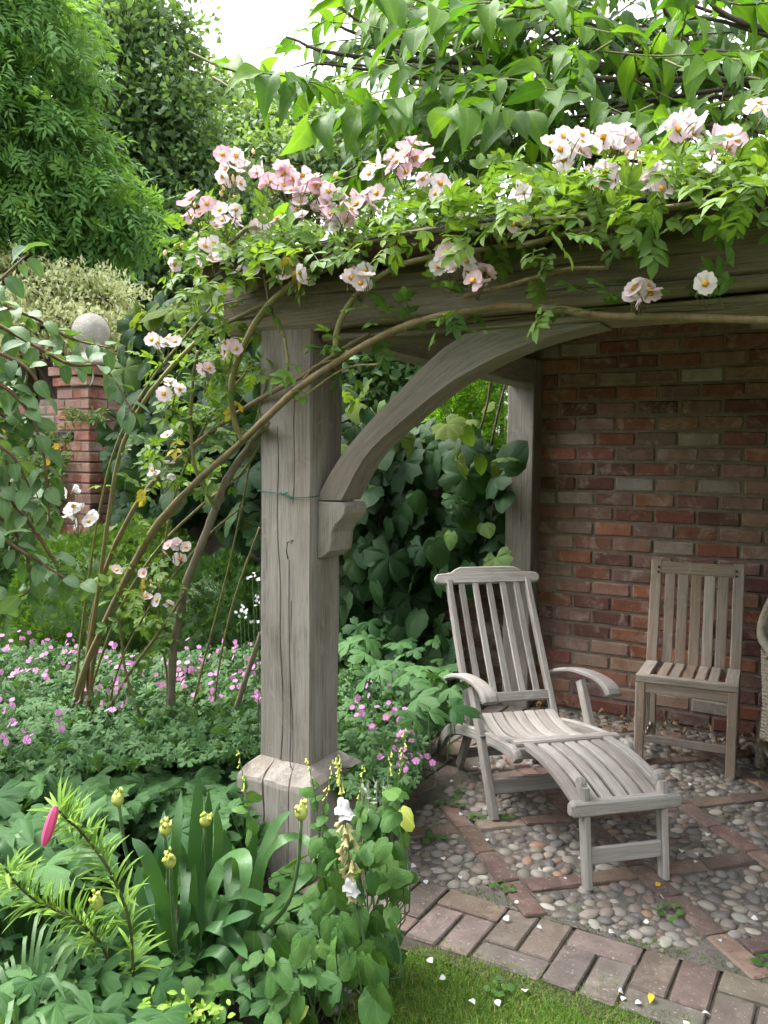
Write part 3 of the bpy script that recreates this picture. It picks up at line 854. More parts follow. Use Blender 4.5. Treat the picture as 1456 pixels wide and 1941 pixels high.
tube('twine', smooth_path([(-1.80, 2.350, 1.338), (-1.79, 2.345, 1.330), (-1.775, 2.352, 1.338), (-1.77, 2.344, 1.326), (-1.75, 2.35, 1.318)], 16), 0.0026, TWINE, pav, 5)
tube('wire', [(-0.9, 2.33, 1.945), (0.3, 2.335, 1.93), (2.3, 2.33, 1.94)], 0.0015, WIRE, pav, 4)
# ================================================================== steamer chair
dc = empty('deck_chair', (-1.089, 3.246, 0.012), math.radians(-45), 'weathered teak steamer deck chair with slatted footrest and curved arms', 'deck chair')
def dsw(name, pts, side, w_, h_, c=0.004, sub=1, n=None, mat=TEAK, parent=None):
    P = smooth_path(pts, n) if n else pts
    return sweep(name, P, side, w_, h_, mat, parent or dc, c, False, sub)
YA, XA, ZA = (0, 1, 0), (1, 0, 0), (0, 0, 1)
for s in (-1, 1):
    dsw('front_leg', [(0.0, s * 0.252, 0), (-0.07, s * 0.253, 0.13), (-0.262, s * 0.256, 0.475)], YA, 0.028, [0.048, 0.052, 0.05], 0.004, 1, 8)
    # arm: humped, drooping and thicker at the front
    pts = [(-0.575, s * 0.262, 0.432), (-0.47, s * 0.264, 0.472), (-0.32, s * 0.268, 0.507), (-0.17, s * 0.272, 0.520), (-0.08, s * 0.274, 0.514), (-0.03, s * 0.274, 0.498), (-0.008, s * 0.274, 0.478)]
    wv = np.interp(np.linspace(0, 1, 18), [0, .4, .8, 1], [0.042, 0.056, 0.070, 0.068])
    hv = np.interp(np.linspace(0, 1, 18), [0, .6, .85, 1], [0.020, 0.024, 0.034, 0.028])
    sweep('arm', smooth_path(pts, 18), YA, wv, hv, TEAK, dc, 0.009)
    dsw('back_stile', [(-0.748, s * 0.204, 0.865), (-0.60, s * 0.205, 0.60), (-0.47, s * 0.206, 0.375), (-0.395, s * 0.206, 0.245)], YA, 0.028, 0.038, 0.004, 1, 8)
    # side rail running back into a down-turned scroll foot
    rail = [(0.165, s * 0.232, 0.325), (-0.1, s * 0.232, 0.297), (-0.35, s * 0.233, 0.252), (-0.52, s * 0.234, 0.21), (-0.63, s * 0.234, 0.160), (-0.70, s * 0.234, 0.095), (-0.735, s * 0.234, 0.035)]
    sweep('side_rail', smooth_path(rail, 22), YA, 0.026, np.interp(np.linspace(0, 1, 22), [0, .1, .6, 1], [0.05, 0.048, 0.055, 0.062]), TEAK, dc, 0.006)
    dsw('rail_end', [(0.15, s * 0.236, 0.322), (0.172, s * 0.236, 0.318), (0.185, s * 0.236, 0.308)], YA, 0.036, [0.062, 0.06, 0.04], 0.012, 1, 5)
    dsw('rear_leg', [(-0.46, s * 0.19, 0.225), (-0.60, s * 0.185, 0.002)], YA, 0.024, 0.05, 0.004, 3)
    dsw('footrest_leg', [(0.575, s * 0.147, 0.0), (0.535, s * 0.150, 0.335)], YA, 0.026, [0.042, 0.046], 0.005)
    kb = prism('leg_knob', [(0.022 * math.cos(a), 0.026 * math.sin(a)) for a in np.linspace(0, 2 * math.pi, 14, endpoint=False)], 0.024, (0.513, s * 0.1475, 0.335), XA, ZA, YA, TEAK, dc, False, 0.003)
    lathe('pivot_bolt', [(0.012, 0), (0.012, 0.004), (0.007, 0.007)], IRON, dc, (-0.135, s * 0.254, 0.30), 10, False)
# backrest
up_b = unit(np.array([-0.748 + 0.395, 0, 0.865 - 0.245])); nb_ = np.cross(YA, up_b)
head = [(-0.238, 0.0), (0.238, 0.0)]
def hr(w_):
    return 0.083 if abs(w_) < 0.14 else 0.083 - 0.030 * min(1, (abs(w_) - 0.14) / 0.055) ** 1.4
hp = [(-0.24, 0.0)] + [(0.24, 0.0)]
for a in np.linspace(-math.pi / 2, math.pi / 2, 7)[1:-1]: hp.append((0.246 + 0.027 * math.cos(a), 0.0265 + 0.0265 * math.sin(a)))
for w_ in np.linspace(0.235, -0.235, 21): hp.append((w_, hr(w_) + 0.003 * math.cos(w_ * 6)))
for a in np.linspace(math.pi / 2, 3 * math.pi / 2, 7)[1:-1]: hp.append((-0.246 + 0.027 * math.cos(a), 0.0265 + 0.0265 * math.sin(a)))
prism('head_rail', hp, 0.026, np.array((-0.742, 0, 0.848)), YA, up_b, nb_, TEAK, dc, False, 0.004)
for i in range(5):
    w_ = -0.142 + i * 0.071
    dsw('back_slat', [(-0.742, w_, 0.856), (-0.60, w_ * 1.0, 0.60), (-0.47, w_, 0.378)], YA, 0.031, 0.014, 0.003, 1, 6)
dsw('back_bottom_rail', [(-0.462, -0.192, 0.362), (-0.462, 0.192, 0.362)], up_b, 0.045, 0.022, 0.004, 4)
# seat
dsw('seat_rear_rail', [(-0.43, -0.222, 0.285), (-0.43, 0.222, 0.285)], XA, 0.035, 0.022, 0.003, 3)
for i in range(8):
    w_ = -0.182 + i * 0.052
    dsw('seat_slat', [(-0.415, w_, 0.302), (-0.33, w_, 0.272), (-0.22, w_, 0.262), (-0.08, w_, 0.290), (0.02, w_, 0.330), (0.085, w_, 0.347)], YA, 0.045, 0.014, 0.003, 1, 16)
for i in range(9):
    w_ = -0.205 + i * 0.0513
    pass
dsw('seat_front_rail', [(0.11, -0.225, 0.349), (0.11, 0.225, 0.349)], XA, 0.04, 0.022, 0.006, 4)
dsw('front_apron', [(0.133, -0.222, 0.318), (0.133, 0.222, 0.318)], ZA, 0.045, 0.022, 0.003, 4)
dsw('leg_stretcher', [(-0.062, -0.24, 0.115), (-0.062, 0.24, 0.115)], ZA, 0.062, 0.02, 0.003, 4)
dsw('rear_stretcher', [(-0.55, -0.18, 0.085), (-0.55, 0.18, 0.085)], ZA, 0.05, 0.02, 0.003, 4)
# footrest
for i in range(7):
    w_ = -0.171 + i * 0.057
    ed = i in (0, 6)
    dsw('footrest_slat', [(0.137 if not ed else 0.128, w_, 0.343), (0.24, w_, 0.343), (0.34, w_, 0.334), (0.43, w_, 0.317), (0.50, w_, 0.298), (0.545, w_, 0.283)], YA, 0.043 if not ed else 0.040, 0.016 if not ed else 0.026, 0.003, 1, 14)
dsw('footrest_bar', [(0.556, -0.212, 0.271), (0.556, -0.2, 0.271), (0.556, 0.2, 0.271), (0.556, 0.212, 0.271)], XA, [0.03, 0.04, 0.04, 0.03], [0.036, 0.05, 0.05, 0.036], 0.006)
dsw('footrest_stretcher', [(0.563, -0.14, 0.105), (0.563, 0.14, 0.105)], ZA, 0.056, 0.018, 0.003, 4)

# ================================================================== dining chair
ch = empty('garden_chair', (-0.728, 4.06, 0.008), math.radians(5.5), 'armless slatted teak garden chair against the brick wall', 'chair')
def csw(name, pts, side, w_, h_, c=0.003, sub=1, n=None):
    P = smooth_path(pts, n) if n else pts
    return sweep(name, P, side, w_, h_, TEAK2, ch, c, False, sub)
HW = 0.228
for s in (-1, 1):
    csw('front_leg', [(s * (HW - 0.022), 0.022, 0), (s * (HW - 0.022), 0.022, 0.400)], XA, 0.043, 0.043, 0.003, 4)
    csw('back_post', [(s * (HW - 0.027), 0.40, 0), (s * (HW - 0.027), 0.385, 0.42), (s * (HW - 0.027), 0.41, 0.60), (s * (HW - 0.029), 0.465, 0.945)], XA, 0.054, 0.032, 0.004, 1, 12)
    for i in range(4): csw('side_slat', [(s * (HW - 0.024), 0.085 + i * 0.072, 0.10), (s * (HW - 0.024), 0.085 + i * 0.072, 0.375)], YA, 0.03, 0.014, 0.002)
    csw('side_bottom_rail', [(s * (HW - 0.024), 0.043, 0.082), (s * (HW - 0.024), 0.39, 0.082)], ZA, 0.036, 0.02, 0.002, 3)
    csw('side_seat_rail', [(s * (HW - 0.024), 0.043, 0.385), (s * (HW - 0.024), 0.39, 0.385)], ZA, 0.05, 0.024, 0.002, 3)
    csw('seat_slat', [(s * (HW - 0.030), 0.045, 0.425), (s * (HW - 0.030), 0.375, 0.418)], XA, 0.060, 0.018, 0.003, 4)
    for k in range(2): lathe('wood_plug', [(0.006, 0), (0.006, 0.003), (0.004, 0.004)], PLUG, None, (0, 0, 0), 10, False)
for o_ in [o for o in bpy.data.objects if o.name.startswith('wood_plug')]:
    o_.parent = ch
pl = [o for o in bpy.data.objects if o.name.startswith('wood_plug')]
for o_, (s, zz) in zip(pl, ((-1, 0.91), (-1, 0.885), (1, 0.91), (1, 0.885))):
    o_.rotation_euler = (math.radians(81), 0, 0); o_.location = (s * (HW - 0.04), 0.441 - (0.91 - zz) * 0.2, zz)
for i in range(5): csw('seat_slat', [(-0.116 + i * 0.058, 0.045, 0.424), (-0.116 + i * 0.058, 0.375, 0.417)], XA, 0.045, 0.016, 0.003, 4)
csw('seat_front_rail', [(-HW, 0.022, 0.418), (HW, 0.022, 0.418)], YA, 0.046, 0.034, 0.003, 5)
csw('front_apron', [(-HW + 0.045, 0.018, 0.376), (HW - 0.045, 0.018, 0.376)], ZA, 0.05, 0.024, 0.002, 5)
csw('lower_stretcher', [(-HW + 0.03, 0.085, 0.105), (HW - 0.03, 0.085, 0.105)], ZA, 0.036, 0.022, 0.002, 5)
csw('top_rail', [(-HW + 0.054, 0.452, 0.908), (HW - 0.054, 0.452, 0.908)], unit((0, 0.16, 0.98)), 0.062, 0.024, 0.003, 5)
csw('back_bottom_rail', [(-HW + 0.054, 0.402, 0.405), (HW - 0.054, 0.402, 0.405)], ZA, 0.03, 0.022, 0.002, 4)
for i in range(5):
    x = -0.128 + i * 0.064
    csw('back_slat', [(x, 0.392, 0.415), (x, 0.412, 0.60), (x, 0.446, 0.885)], XA, 0.051, 0.014, 0.003, 1, 8)

# ================================================================== wicker armchair at the edge of the picture
wk = empty('wicker_armchair', (-0.088, 4.15, 0.008), math.radians(16), 'pale wicker armchair cut off beside the garden chair', 'armchair')
def weave(name, f, nu, nv, parent, r=0.0042, stakes=18, amp=0.0035):
    parts_ = []
    us = np.linspace(0, 1, nu)
    for k in range(nv):
        v = (k + 0.5) / nv
        P = np.array([f(u, v) for u in us]); P2 = np.array([f(u, v + 0.004) for u in us])
        T = unit(np.gradient(P, axis=0)); Nn = unit(np.cross(T, unit(P2 - P)))
        P = P + Nn * (amp * np.sin(us * math.pi * stakes + k * math.pi))[:, None]
        parts_.append(tube_arrays(P, r * random.uniform(0.85, 1.1), 4, False))
    for j in range(stakes + 1):
        u = j / stakes
        P = np.array([f(u, v) for v in np.linspace(0, 1, 14)])
        parts_.append(tube_arrays(P, r * 0.9, 4, False))
    return merged(name, parts_, [WICKER], parent, world=False)
# plan of the seat drum: half-round front corners, arms wrap round into the back
def plan(u, w_=0.30, d0=-0.24, d1=0.30):
    a = math.pi * (1.5 * u - 0.25)                                      # from front left round the back to front right
    return -w_ * math.cos(a) if abs(math.cos(a)) < 1 else -w_, d0 + (d1 - d0) * 0.5 + (d1 - d0) * 0.5 * math.sin(a)
def shell(u, v):
    x_, y_ = plan(u)
    back = max(0.0, math.sin(math.pi * (1.5 * u - 0.25)))
    top = 0.60 + 0.46 * max(0.0, back - 0.25) ** 0.8
    z = 0.28 + (top - 0.28) * v
    fl = 1.0 + 0.05 * v + 0.07 * back * v
    return np.array((x_ * fl, y_ * fl, z))
weave('body', shell, 110, 46, wk, 0.0055, 40, 0.004)
def apron(u, v):
    a = 2 * math.pi * u
    return np.array((0.29 * math.copysign(abs(math.cos(a)) ** 0.7, math.cos(a)), 0.02 + 0.27 * math.copysign(abs(math.sin(a)) ** 0.7, math.sin(a)), 0.235 + 0.17 * v))
weave('apron', apron, 90, 16, wk, 0.005, 44, 0.004)
for s in (-1, 1):
    def armf(u, v, s=s):
        a = 2 * math.pi * u
        return np.array((s * (0.305) + 0.058 * math.cos(a), -0.235 + 0.052 * math.sin(a) - 0.02 * math.sin(v * 3), 0.29 + 0.34 * v))
    weave('arm_roll', armf, 28, 44, wk, 0.0048, 10, 0.003)
    P = smooth_path([(s * 0.305, -0.25, 0.625), (s * 0.315, -0.05, 0.64), (s * 0.31, 0.15, 0.68), (s * 0.25, 0.27, 0.80), (s * 0.15, 0.33, 0.98), (0, 0.36, 1.07)], 24)
    tube('rim', P, 0.022, WICKER, wk, 8, False)
    for y_ in (-0.225, 0.24):
        P = np.array([(s * 0.262, y_, 0.27), (s * 0.268, y_ * 1.02, 0.12), (s * 0.275, y_ * 1.04, -0.008)])
        leg = merged('leg', [tube_arrays(np.linspace(P[0], P[2], 4), [0.026, 0.024, 0.023, 0.022], 10)] + [tube_arrays([np.array((P[0] * (1 - f) + P[2] * f) + 0.0245 * np.array((math.cos(a), math.sin(a), 0))) for a, f in zip(np.linspace(0, 2 * math.pi * 26, 300), np.linspace(0, 1, 300))], 0.003, 4, False)], [WICKER], wk, world=False)
    P = smooth_path([(s * 0.268, -0.215, 0.10), (s * 0.268, -0.17, 0.20), (s * 0.268, -0.06, 0.245)], 12)
    tube('brace', P, 0.014, WICKER, wk, 8, False)
    tube('stretcher', [(s * 0.27, -0.22, 0.12), (s * 0.27, 0.24, 0.12)], 0.012, WICKER, wk, 8, False)
tube('front_brace', smooth_path([(-0.25, -0.225, 0.13), (-0.215, -0.225, 0.20), (-0.13, -0.225, 0.24), (0.13, -0.225, 0.24), (0.215, -0.225, 0.20), (0.25, -0.225, 0.13)], 24), 0.013, WICKER, wk, 8, False)
tube('stretcher', [(-0.27, -0.225, 0.105), (0.27, -0.225, 0.105)], 0.013, WICKER, wk, 8, False)
seat = lathe('seat', [(0.26, 0), (0.27, 0.02), (0.25, 0.04), (0.1, 0.05)], WICKER, wk, (0, 0.02, 0.385), 24, False)
# ================================================================== leaf materials and shapes
def leaf_material(name, c1, c2, trans=0.35, rough=0.5, tcol=None, spec=0.22, veins=True, odd=None):
    m, t, out = nodes(name)
    tone = math_(t, 'FRACT', math_(t, 'ADD', attr(t, 'tone'), rand(t)))
    c = mixc(t, tone, c1, c2)
    n = noise(t, worldpos(t), 23, 3, 0.6)
    c = mixc(t, math_(t, 'MULTIPLY', n, 0.5), c, mixc(t, 1.0, c, (0.62, 0.66, 0.6), 'MULTIPLY'))
    if odd is not None:                                   # a few leaves turn
        c = mixc(t, math_(t, 'GREATER_THAN', math_(t, 'FRACT', math_(t, 'MULTIPLY', tone, 7.31)), odd[0]), c, odd[1])
    rib = attr(t, 'rib')
    mid = math_(t, 'POWER', rib, 9.0)
    lat = math_(t, 'ABSOLUTE', math_(t, 'SUBTRACT', math_(t, 'FRACT', math_(t, 'ADD', math_(t, 'MULTIPLY', attr(t, 'along'), 7.0), math_(t, 'MULTIPLY', rib, 2.2))), 0.5))
    latm = math_(t, 'MULTIPLY', math_(t, 'GREATER_THAN', lat, 0.43), math_(t, 'GREATER_THAN', rib, 0.001))
    vein = math_(t, 'ADD', math_(t, 'MULTIPLY', mid, 0.7), math_(t, 'MULTIPLY', latm, 0.22), True)
    c = mixc(t, math_(t, 'MULTIPLY', vein, 0.7), c, mixc(t, 1.0, c, (1.9, 1.7, 1.6), 'MULTIPLY'))
    p = N(t, 'BsdfPrincipled')
    L(t, c, p.inputs['Base Color']); p.inputs['Roughness'].default_value = rough; p.inputs['Specular IOR Level'].default_value = spec
    L(t, bump(t, math_(t, 'SUBTRACT', noise(t, worldpos(t), 160, 3, 0.6), vein), 0.3, 0.004), p.inputs['Normal'])
    tr = N(t, 'BsdfTranslucent')
    tc = mixc(t, 1.0, c, tcol or (1.5, 1.45, 0.55), 'MULTIPLY'); L(t, tc, tr.inputs['Color'])
    ms = N(t, 'MixShader'); ms.inputs[0].default_value = trans
    L(t, p.outputs[0], ms.inputs[1]); L(t, tr.outputs[0], ms.inputs[2]); L(t, ms.outputs[0], out.inputs[0])
    return m
LM = dict(
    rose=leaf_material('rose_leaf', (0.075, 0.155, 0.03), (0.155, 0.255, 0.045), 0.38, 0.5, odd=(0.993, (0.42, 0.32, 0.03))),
    rose_low=leaf_material('rose_leaf_shaded', (0.055, 0.13, 0.03), (0.12, 0.22, 0.04), 0.35, 0.5, odd=(0.98, (0.35, 0.30, 0.04))),  # darker copy of the rose leaf, shade put into its colour
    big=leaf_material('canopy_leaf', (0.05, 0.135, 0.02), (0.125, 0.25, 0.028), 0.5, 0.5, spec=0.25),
    bigdark=leaf_material('canopy_leaf_deep', (0.03, 0.075, 0.022), (0.06, 0.13, 0.028), 0.35, 0.45),  # inner canopy shade put into a darker copy of the leaf colour
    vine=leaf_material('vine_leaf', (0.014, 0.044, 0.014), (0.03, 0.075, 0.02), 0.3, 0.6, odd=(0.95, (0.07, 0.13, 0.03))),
    vinetop=leaf_material('vine_leaf_sunny', (0.05, 0.10, 0.02), (0.11, 0.16, 0.032), 0.5, 0.65, spec=0.15),  # backlight on the upper vine put into a lighter yellow-green leaf colour
    honey=leaf_material('shrub_leaf_bluish', (0.06, 0.135, 0.05), (0.11, 0.20, 0.075), 0.28, 0.5, spec=0.3),
    anemone=leaf_material('anemone_leaf', (0.032, 0.095, 0.028), (0.068, 0.16, 0.046), 0.28, 0.6),
    heart=leaf_material('bellflower_leaf', (0.045, 0.118, 0.028), (0.088, 0.185, 0.042), 0.3, 0.55, odd=(0.994, (0.25, 0.30, 0.05))),
    strap=leaf_material('agapanthus_leaf', (0.033, 0.10, 0.034), (0.07, 0.16, 0.048), 0.25, 0.45, spec=0.35),
    lily=leaf_material('lily_leaf', (0.13, 0.26, 0.04), (0.21, 0.35, 0.055), 0.35, 0.5),
    geran=leaf_material('geranium_leaf', (0.045, 0.115, 0.04), (0.088, 0.175, 0.06), 0.3, 0.6),
    cover=leaf_material('ground_cover_leaf', (0.03, 0.09, 0.02), (0.065, 0.15, 0.03), 0.3, 0.6),
    ash=leaf_material('ash_leaf', (0.105, 0.235, 0.07), (0.19, 0.35, 0.095), 0.45, 0.5),
    dark=leaf_material('hazel_leaf', (0.085, 0.16, 0.072), (0.16, 0.26, 0.115), 0.42, 0.5, spec=0.35),
    far=leaf_material('far_leaf', (0.13, 0.22, 0.10), (0.20, 0.30, 0.13), 0.4, 0.5),  # distance haze put into paler leaf greens
    cream=leaf_material('variegated_leaf', (0.62, 0.66, 0.40), (0.76, 0.78, 0.54), 0.4, 0.5, (1.2, 1.2, 0.75)),
    yew=leaf_material('clipped_evergreen', (0.065, 0.145, 0.026), (0.135, 0.24, 0.038), 0.25, 0.5),
    yewdark=leaf_material('clipped_evergreen_deep', (0.035, 0.09, 0.025), (0.07, 0.14, 0.035), 0.2, 0.5),
    conifer=leaf_material('bright_conifer', (0.16, 0.34, 0.03), (0.25, 0.46, 0.05), 0.35, 0.5),
    creeper=leaf_material('creeper_leaf', (0.08, 0.16, 0.035), (0.14, 0.22, 0.05), 0.3, 0.5),
    sedum=leaf_material('sedum_leaf', (0.18, 0.34, 0.05), (0.26, 0.42, 0.07), 0.25, 0.4),
    grass=leaf_material('grass_blade', (0.10, 0.215, 0.03), (0.21, 0.31, 0.06), 0.35, 0.6, odd=(0.94, (0.38, 0.34, 0.15))),
    silver=leaf_material('silver_leaf', (0.22, 0.27, 0.2), (0.32, 0.36, 0.28), 0.2, 0.7),
)
def stem_material(name, c1, c2, rough=0.6, scale=20.0, spec=0.3):
    m, t, out = nodes(name)
    n = noise(t, worldpos(t), scale, 5, 0.6)
    n2 = noise(t, mapping(t, worldpos(t), (60, 60, 9)), 1.0, 4, 0.6)
    c = mixc(t, ramp(t, n, [(0.3, (0, 0, 0)), (0.7, (1, 1, 1))]), c1, c2)
    c = mixc(t, math_(t, 'MULTIPLY', ramp(t, n2, [(0.35, (1, 1, 1)), (0.5, (0, 0, 0))]), 0.5), c, mixc(t, 1.0, c, (0.5, 0.48, 0.45), 'MULTIPLY'))
    finish(t, out, c, rough, bump(t, n2, 0.5, 0.004), spec)
    return m
CANE_G = stem_material('green_rose_cane', (0.17, 0.18, 0.06), (0.24, 0.20, 0.09))
CANE_B = stem_material('brown_rose_cane', (0.22, 0.15, 0.08), (0.17, 0.15, 0.075))
CANE_T = stem_material('grey_rose_bark', (0.24, 0.205, 0.155), (0.17, 0.145, 0.105), 0.85)
BARK = stem_material('dark_bark', (0.07, 0.055, 0.042), (0.11, 0.09, 0.07), 0.9)
TWIG = stem_material('green_twig', (0.12, 0.15, 0.05), (0.16, 0.13, 0.06))
STEM = stem_material('green_stem', (0.08, 0.15, 0.06), (0.10, 0.17, 0.07), 0.5)
STEMD = stem_material('dark_lily_stem', (0.05, 0.045, 0.03), (0.09, 0.10, 0.04), 0.5)
REDSTEM = stem_material('reddish_twig', (0.16, 0.07, 0.05), (0.12, 0.10, 0.05), 0.5)

def petal_material():
    m, t, out = nodes('rose_petal')
    oc = objcol(t); sep = N(t, 'SeparateColor'); L(t, oc, sep.inputs[0])
    a = attr(t, 'along')
    f = math_(t, 'MULTIPLY', sep.outputs[0], math_(t, 'ADD', math_(t, 'MULTIPLY', a, 0.8), 0.25), True)
    c = mixc(t, f, (0.72, 0.70, 0.71), (0.72, 0.40, 0.49))
    c = mixc(t, ramp(t, a, [(0.0, (1, 1, 1)), (0.22, (0, 0, 0))]), c, (0.80, 0.66, 0.42))
    d = N(t, 'BsdfDiffuse'); L(t, c, d.inputs[0])
    tr = N(t, 'BsdfTranslucent'); L(t, c, tr.inputs[0])
    ms = N(t, 'MixShader'); ms.inputs[0].default_value = 0.4
    L(t, d.outputs[0], ms.inputs[1]); L(t, tr.outputs[0], ms.inputs[2]); L(t, ms.outputs[0], out.inputs[0])
    return m
PETAL = petal_material()
def simple_leafy(name, c, trans=0.35, rough=0.6):
    m, t, out = nodes(name)
    n = noise(t, worldpos(t), 60, 3, 0.6)
    cc = mixc(t, math_(t, 'MULTIPLY', n, 0.5), c, tuple(x * 0.7 for x in c))
    p = N(t, 'BsdfPrincipled'); L(t, cc, p.inputs['Base Color']); p.inputs['Roughness'].default_value = rough
    p.inputs['Specular IOR Level'].default_value = 0.3
    tr = N(t, 'BsdfTranslucent'); L(t, cc, tr.inputs[0])
    ms = N(t, 'MixShader'); ms.inputs[0].default_value = trans
    L(t, p.outputs[0], ms.inputs[1]); L(t, tr.outputs[0], ms.inputs[2]); L(t, ms.outputs[0], out.inputs[0])
    return m
STAMEN = simple_leafy('stamen_yellow', (0.75, 0.38, 0.04), 0.1)
GPETAL = simple_leafy('geranium_petal', (0.70, 0.27, 0.60), 0.35)
WPETAL = simple_leafy('white_petal', (0.80, 0.80, 0.82), 0.4)
LILYBUD = simple_leafy('lily_bud', (0.62, 0.09, 0.22), 0.2, 0.4)
BUDG = simple_leafy('agapanthus_bud', (0.42, 0.48, 0.12), 0.2, 0.45)
BUDY = simple_leafy('bud_yellow', (0.62, 0.64, 0.15), 0.2)
WITHER = simple_leafy('withered_calyx', (0.44, 0.38, 0.19), 0.25)
YELLOW = simple_leafy('yellow_leaf', (0.70, 0.48, 0.04), 0.3)
DRY = simple_leafy('dry_leaf', (0.25, 0.17, 0.09), 0.2)
PALEDRY = simple_leafy('papery_dry', (0.45, 0.40, 0.30), 0.3)

def blade(rows, width, fold=0.12, droop=0.0, bow=0.0, wave=0.0, seed=0, mat=0):
    """a leaf along +y of unit length: 3 columns; width is a function of t giving full width"""
    r = np.random.default_rng(seed)
    ts = np.linspace(0, 1, rows)
    V = []
    for i, t in enumerate(ts):
        w_ = max(width(t), 0.004)
        z = -droop * t * t + bow * math.sin(math.pi * t)
        y = t * (1 - 0.25 * abs(droop) * t)
        e = wave * math.sin(t * 9 + seed)
        V += [(-w_ / 2, y, z + fold * w_ + e * w_), (0, y, z), (w_ / 2, y, z + fold * w_ - e * w_)]
    F = []
    for i in range(rows - 1):
        for j in (0, 1):
            a = i * 3 + j
            F += [(a, a + 1, a + 4), (a, a + 4, a + 3)]
    return np.array(V, float), np.array(F), np.full(len(F), mat), np.repeat(ts, 3), np.tile([0.002, 1.0, 0.002], rows)
def radial(outline, cup=0.1, seed=0, base=(0, 0.0), crinkle=0.03, mat=0):
    """leaf from its outline (list of (x,y)), centre + half ring + rim"""
    r = np.random.default_rng(seed)
    O = np.array(outline, float); n = len(O)
    c = np.array(base)
    V = [(c[0], c[1], 0)]
    for p in O:
        q = c + (p - c) * 0.55; V.append((q[0], q[1], cup * 0.3 * np.hypot(*(q - c)) + r.uniform(-crinkle, crinkle) * 0.5))
    for p in O: V.append((p[0], p[1], -cup * np.hypot(*(p - c)) ** 2 + r.uniform(-crinkle, crinkle)))
    F = []
    for j in range(n - 1):
        F.append((0, 1 + j, 2 + j)); F += [(1 + j, 1 + n + j, 2 + n + j), (1 + j, 2 + n + j, 2 + j)]
    V = np.array(V); F = np.array(F)[:, ::-1]
    # wind so that the normal is +z
    a, b, cc = V[F[0]]
    if np.cross(b - a, cc - a)[2] < 0: F = F[:, ::-1]
    rb = np.array([1.0 if j % 3 == 1 else 0.05 for j in range(n)])
    return V, F, np.full(len(F), mat), np.zeros(2 * n + 1), np.concatenate([[1.0], rb, rb])
def join(*Ts):
    V, F, M, A, B = [], [], [], [], []; o = 0
    for T in Ts:
        B.append(T[4] if len(T) > 4 else np.zeros(len(T[0])))
        V.append(T[0]); F.append(T[1] + o); M.append(T[2]); A.append(T[3] if len(T) > 3 else np.zeros(len(T[0]))); o += len(T[0])
    return np.concatenate(V), np.concatenate(F), np.concatenate(M), np.concatenate(A), np.concatenate(B)
def moved(T, R, p, s=1.0):
    return (T[0] * s) @ np.asarray(R).T + np.asarray(p), T[1], T[2], (T[3] if len(T) > 3 else np.zeros(len(T[0]))), (T[4] if len(T) > 4 else np.zeros(len(T[0])))
ovate = lambda t: 0.50 * math.sin(math.pi * min(1, t * 1.02 + 0.02)) ** 0.8 * (1.15 - 0.55 * t) if t < 0.985 else 0.004
acum = lambda t: (0.51 * math.sin(math.pi * min(1, (t * 0.93 + 0.04))) ** 0.9 * (1.25 - 0.75 * t) if t < 0.86 else 0.10 * (1 - t) / 0.14 + 0.004)
lance = lambda t: 0.15 * math.sin(math.pi * (0.06 + 0.93 * t)) ** 0.8
strapw = lambda t: 0.078 * (0.75 + 0.25 * math.sin(math.pi * t)) * (1 if t < 0.78 else max(0.03, math.sqrt(max(0, 1 - ((t - 0.78) / 0.22) ** 2))))
leaflet = lambda t: 0.52 * math.sin(math.pi * (0.04 + 0.95 * t)) ** 0.85
rnd_ovate = lambda t: 0.66 * math.sin(math.pi * (0.05 + 0.93 * t)) ** 0.62 * (1.06 - 0.2 * t)

def heart_outline(k=1.0, teeth=0.02, seed=0, n=19, point=0.25):
    r = random.Random(seed); O = []
    for i in range(n):
        a = -math.pi / 2 + 2 * math.pi * (0.03 + 0.94 * i / (n - 1))
        rad = 0.50 + 0.10 * abs(math.sin(a)) * 0 + point * max(0, math.sin(a)) ** 6 + 0.07 * math.cos(2 * (a + math.pi / 2)) * 0
        rad *= 1 + (teeth if i % 2 else -teeth) + r.uniform(-.015, .015)
        O.append((k * rad * math.cos(a), 0.42 + rad * math.sin(a) * 1.0))
    O[0] = (0.02, 0.03); O[-1] = (-0.02, 0.03)
    O.insert(1, (0.16, -0.06)); O.insert(-1, (-0.16, -0.06))
    return O[::-1] if False else O
def lobed_outline(lobes=5, depth=0.42, teeth=3, seed=0, spread=2.45):
    """palmate leaf, petiole at the origin, middle lobe along +y"""
    r = random.Random(seed); pts = []
    per = teeth * 2
    for l in range(lobes):
        a0 = math.pi / 2 + spread * (0.5 - (l + 0.5) / lobes) * -1.0 * 1.0
        for k in range(per + 1):
            f = k / per
            a = math.pi / 2 - spread / 2 + spread * (l + f) / lobes
            env = (1 - depth) + depth * math.sin(math.pi * f) ** 0.7
            tooth = 1 + (0.07 if k % 2 else -0.05)
            size = 1.0 - 0.30 * abs((l + 0.5) / lobes - 0.5) * 2
            pts.append((size * env * tooth * math.cos(a), size * env * tooth * math.sin(a)))
    return [(0.03, -0.02)] + pts + [(-0.03, -0.02)]
I3 = np.eye(3)
def rotz(a): return np.array([[math.cos(a), -math.sin(a), 0], [math.sin(a), math.cos(a), 0], [0, 0, 1.0]])
def rotx(a): return np.array([[1, 0, 0], [0, math.cos(a), -math.sin(a)], [0, math.sin(a), math.cos(a)]])
def roty(a): return np.array([[math.cos(a), 0, math.sin(a)], [0, 1, 0], [-math.sin(a), 0, math.cos(a)]])
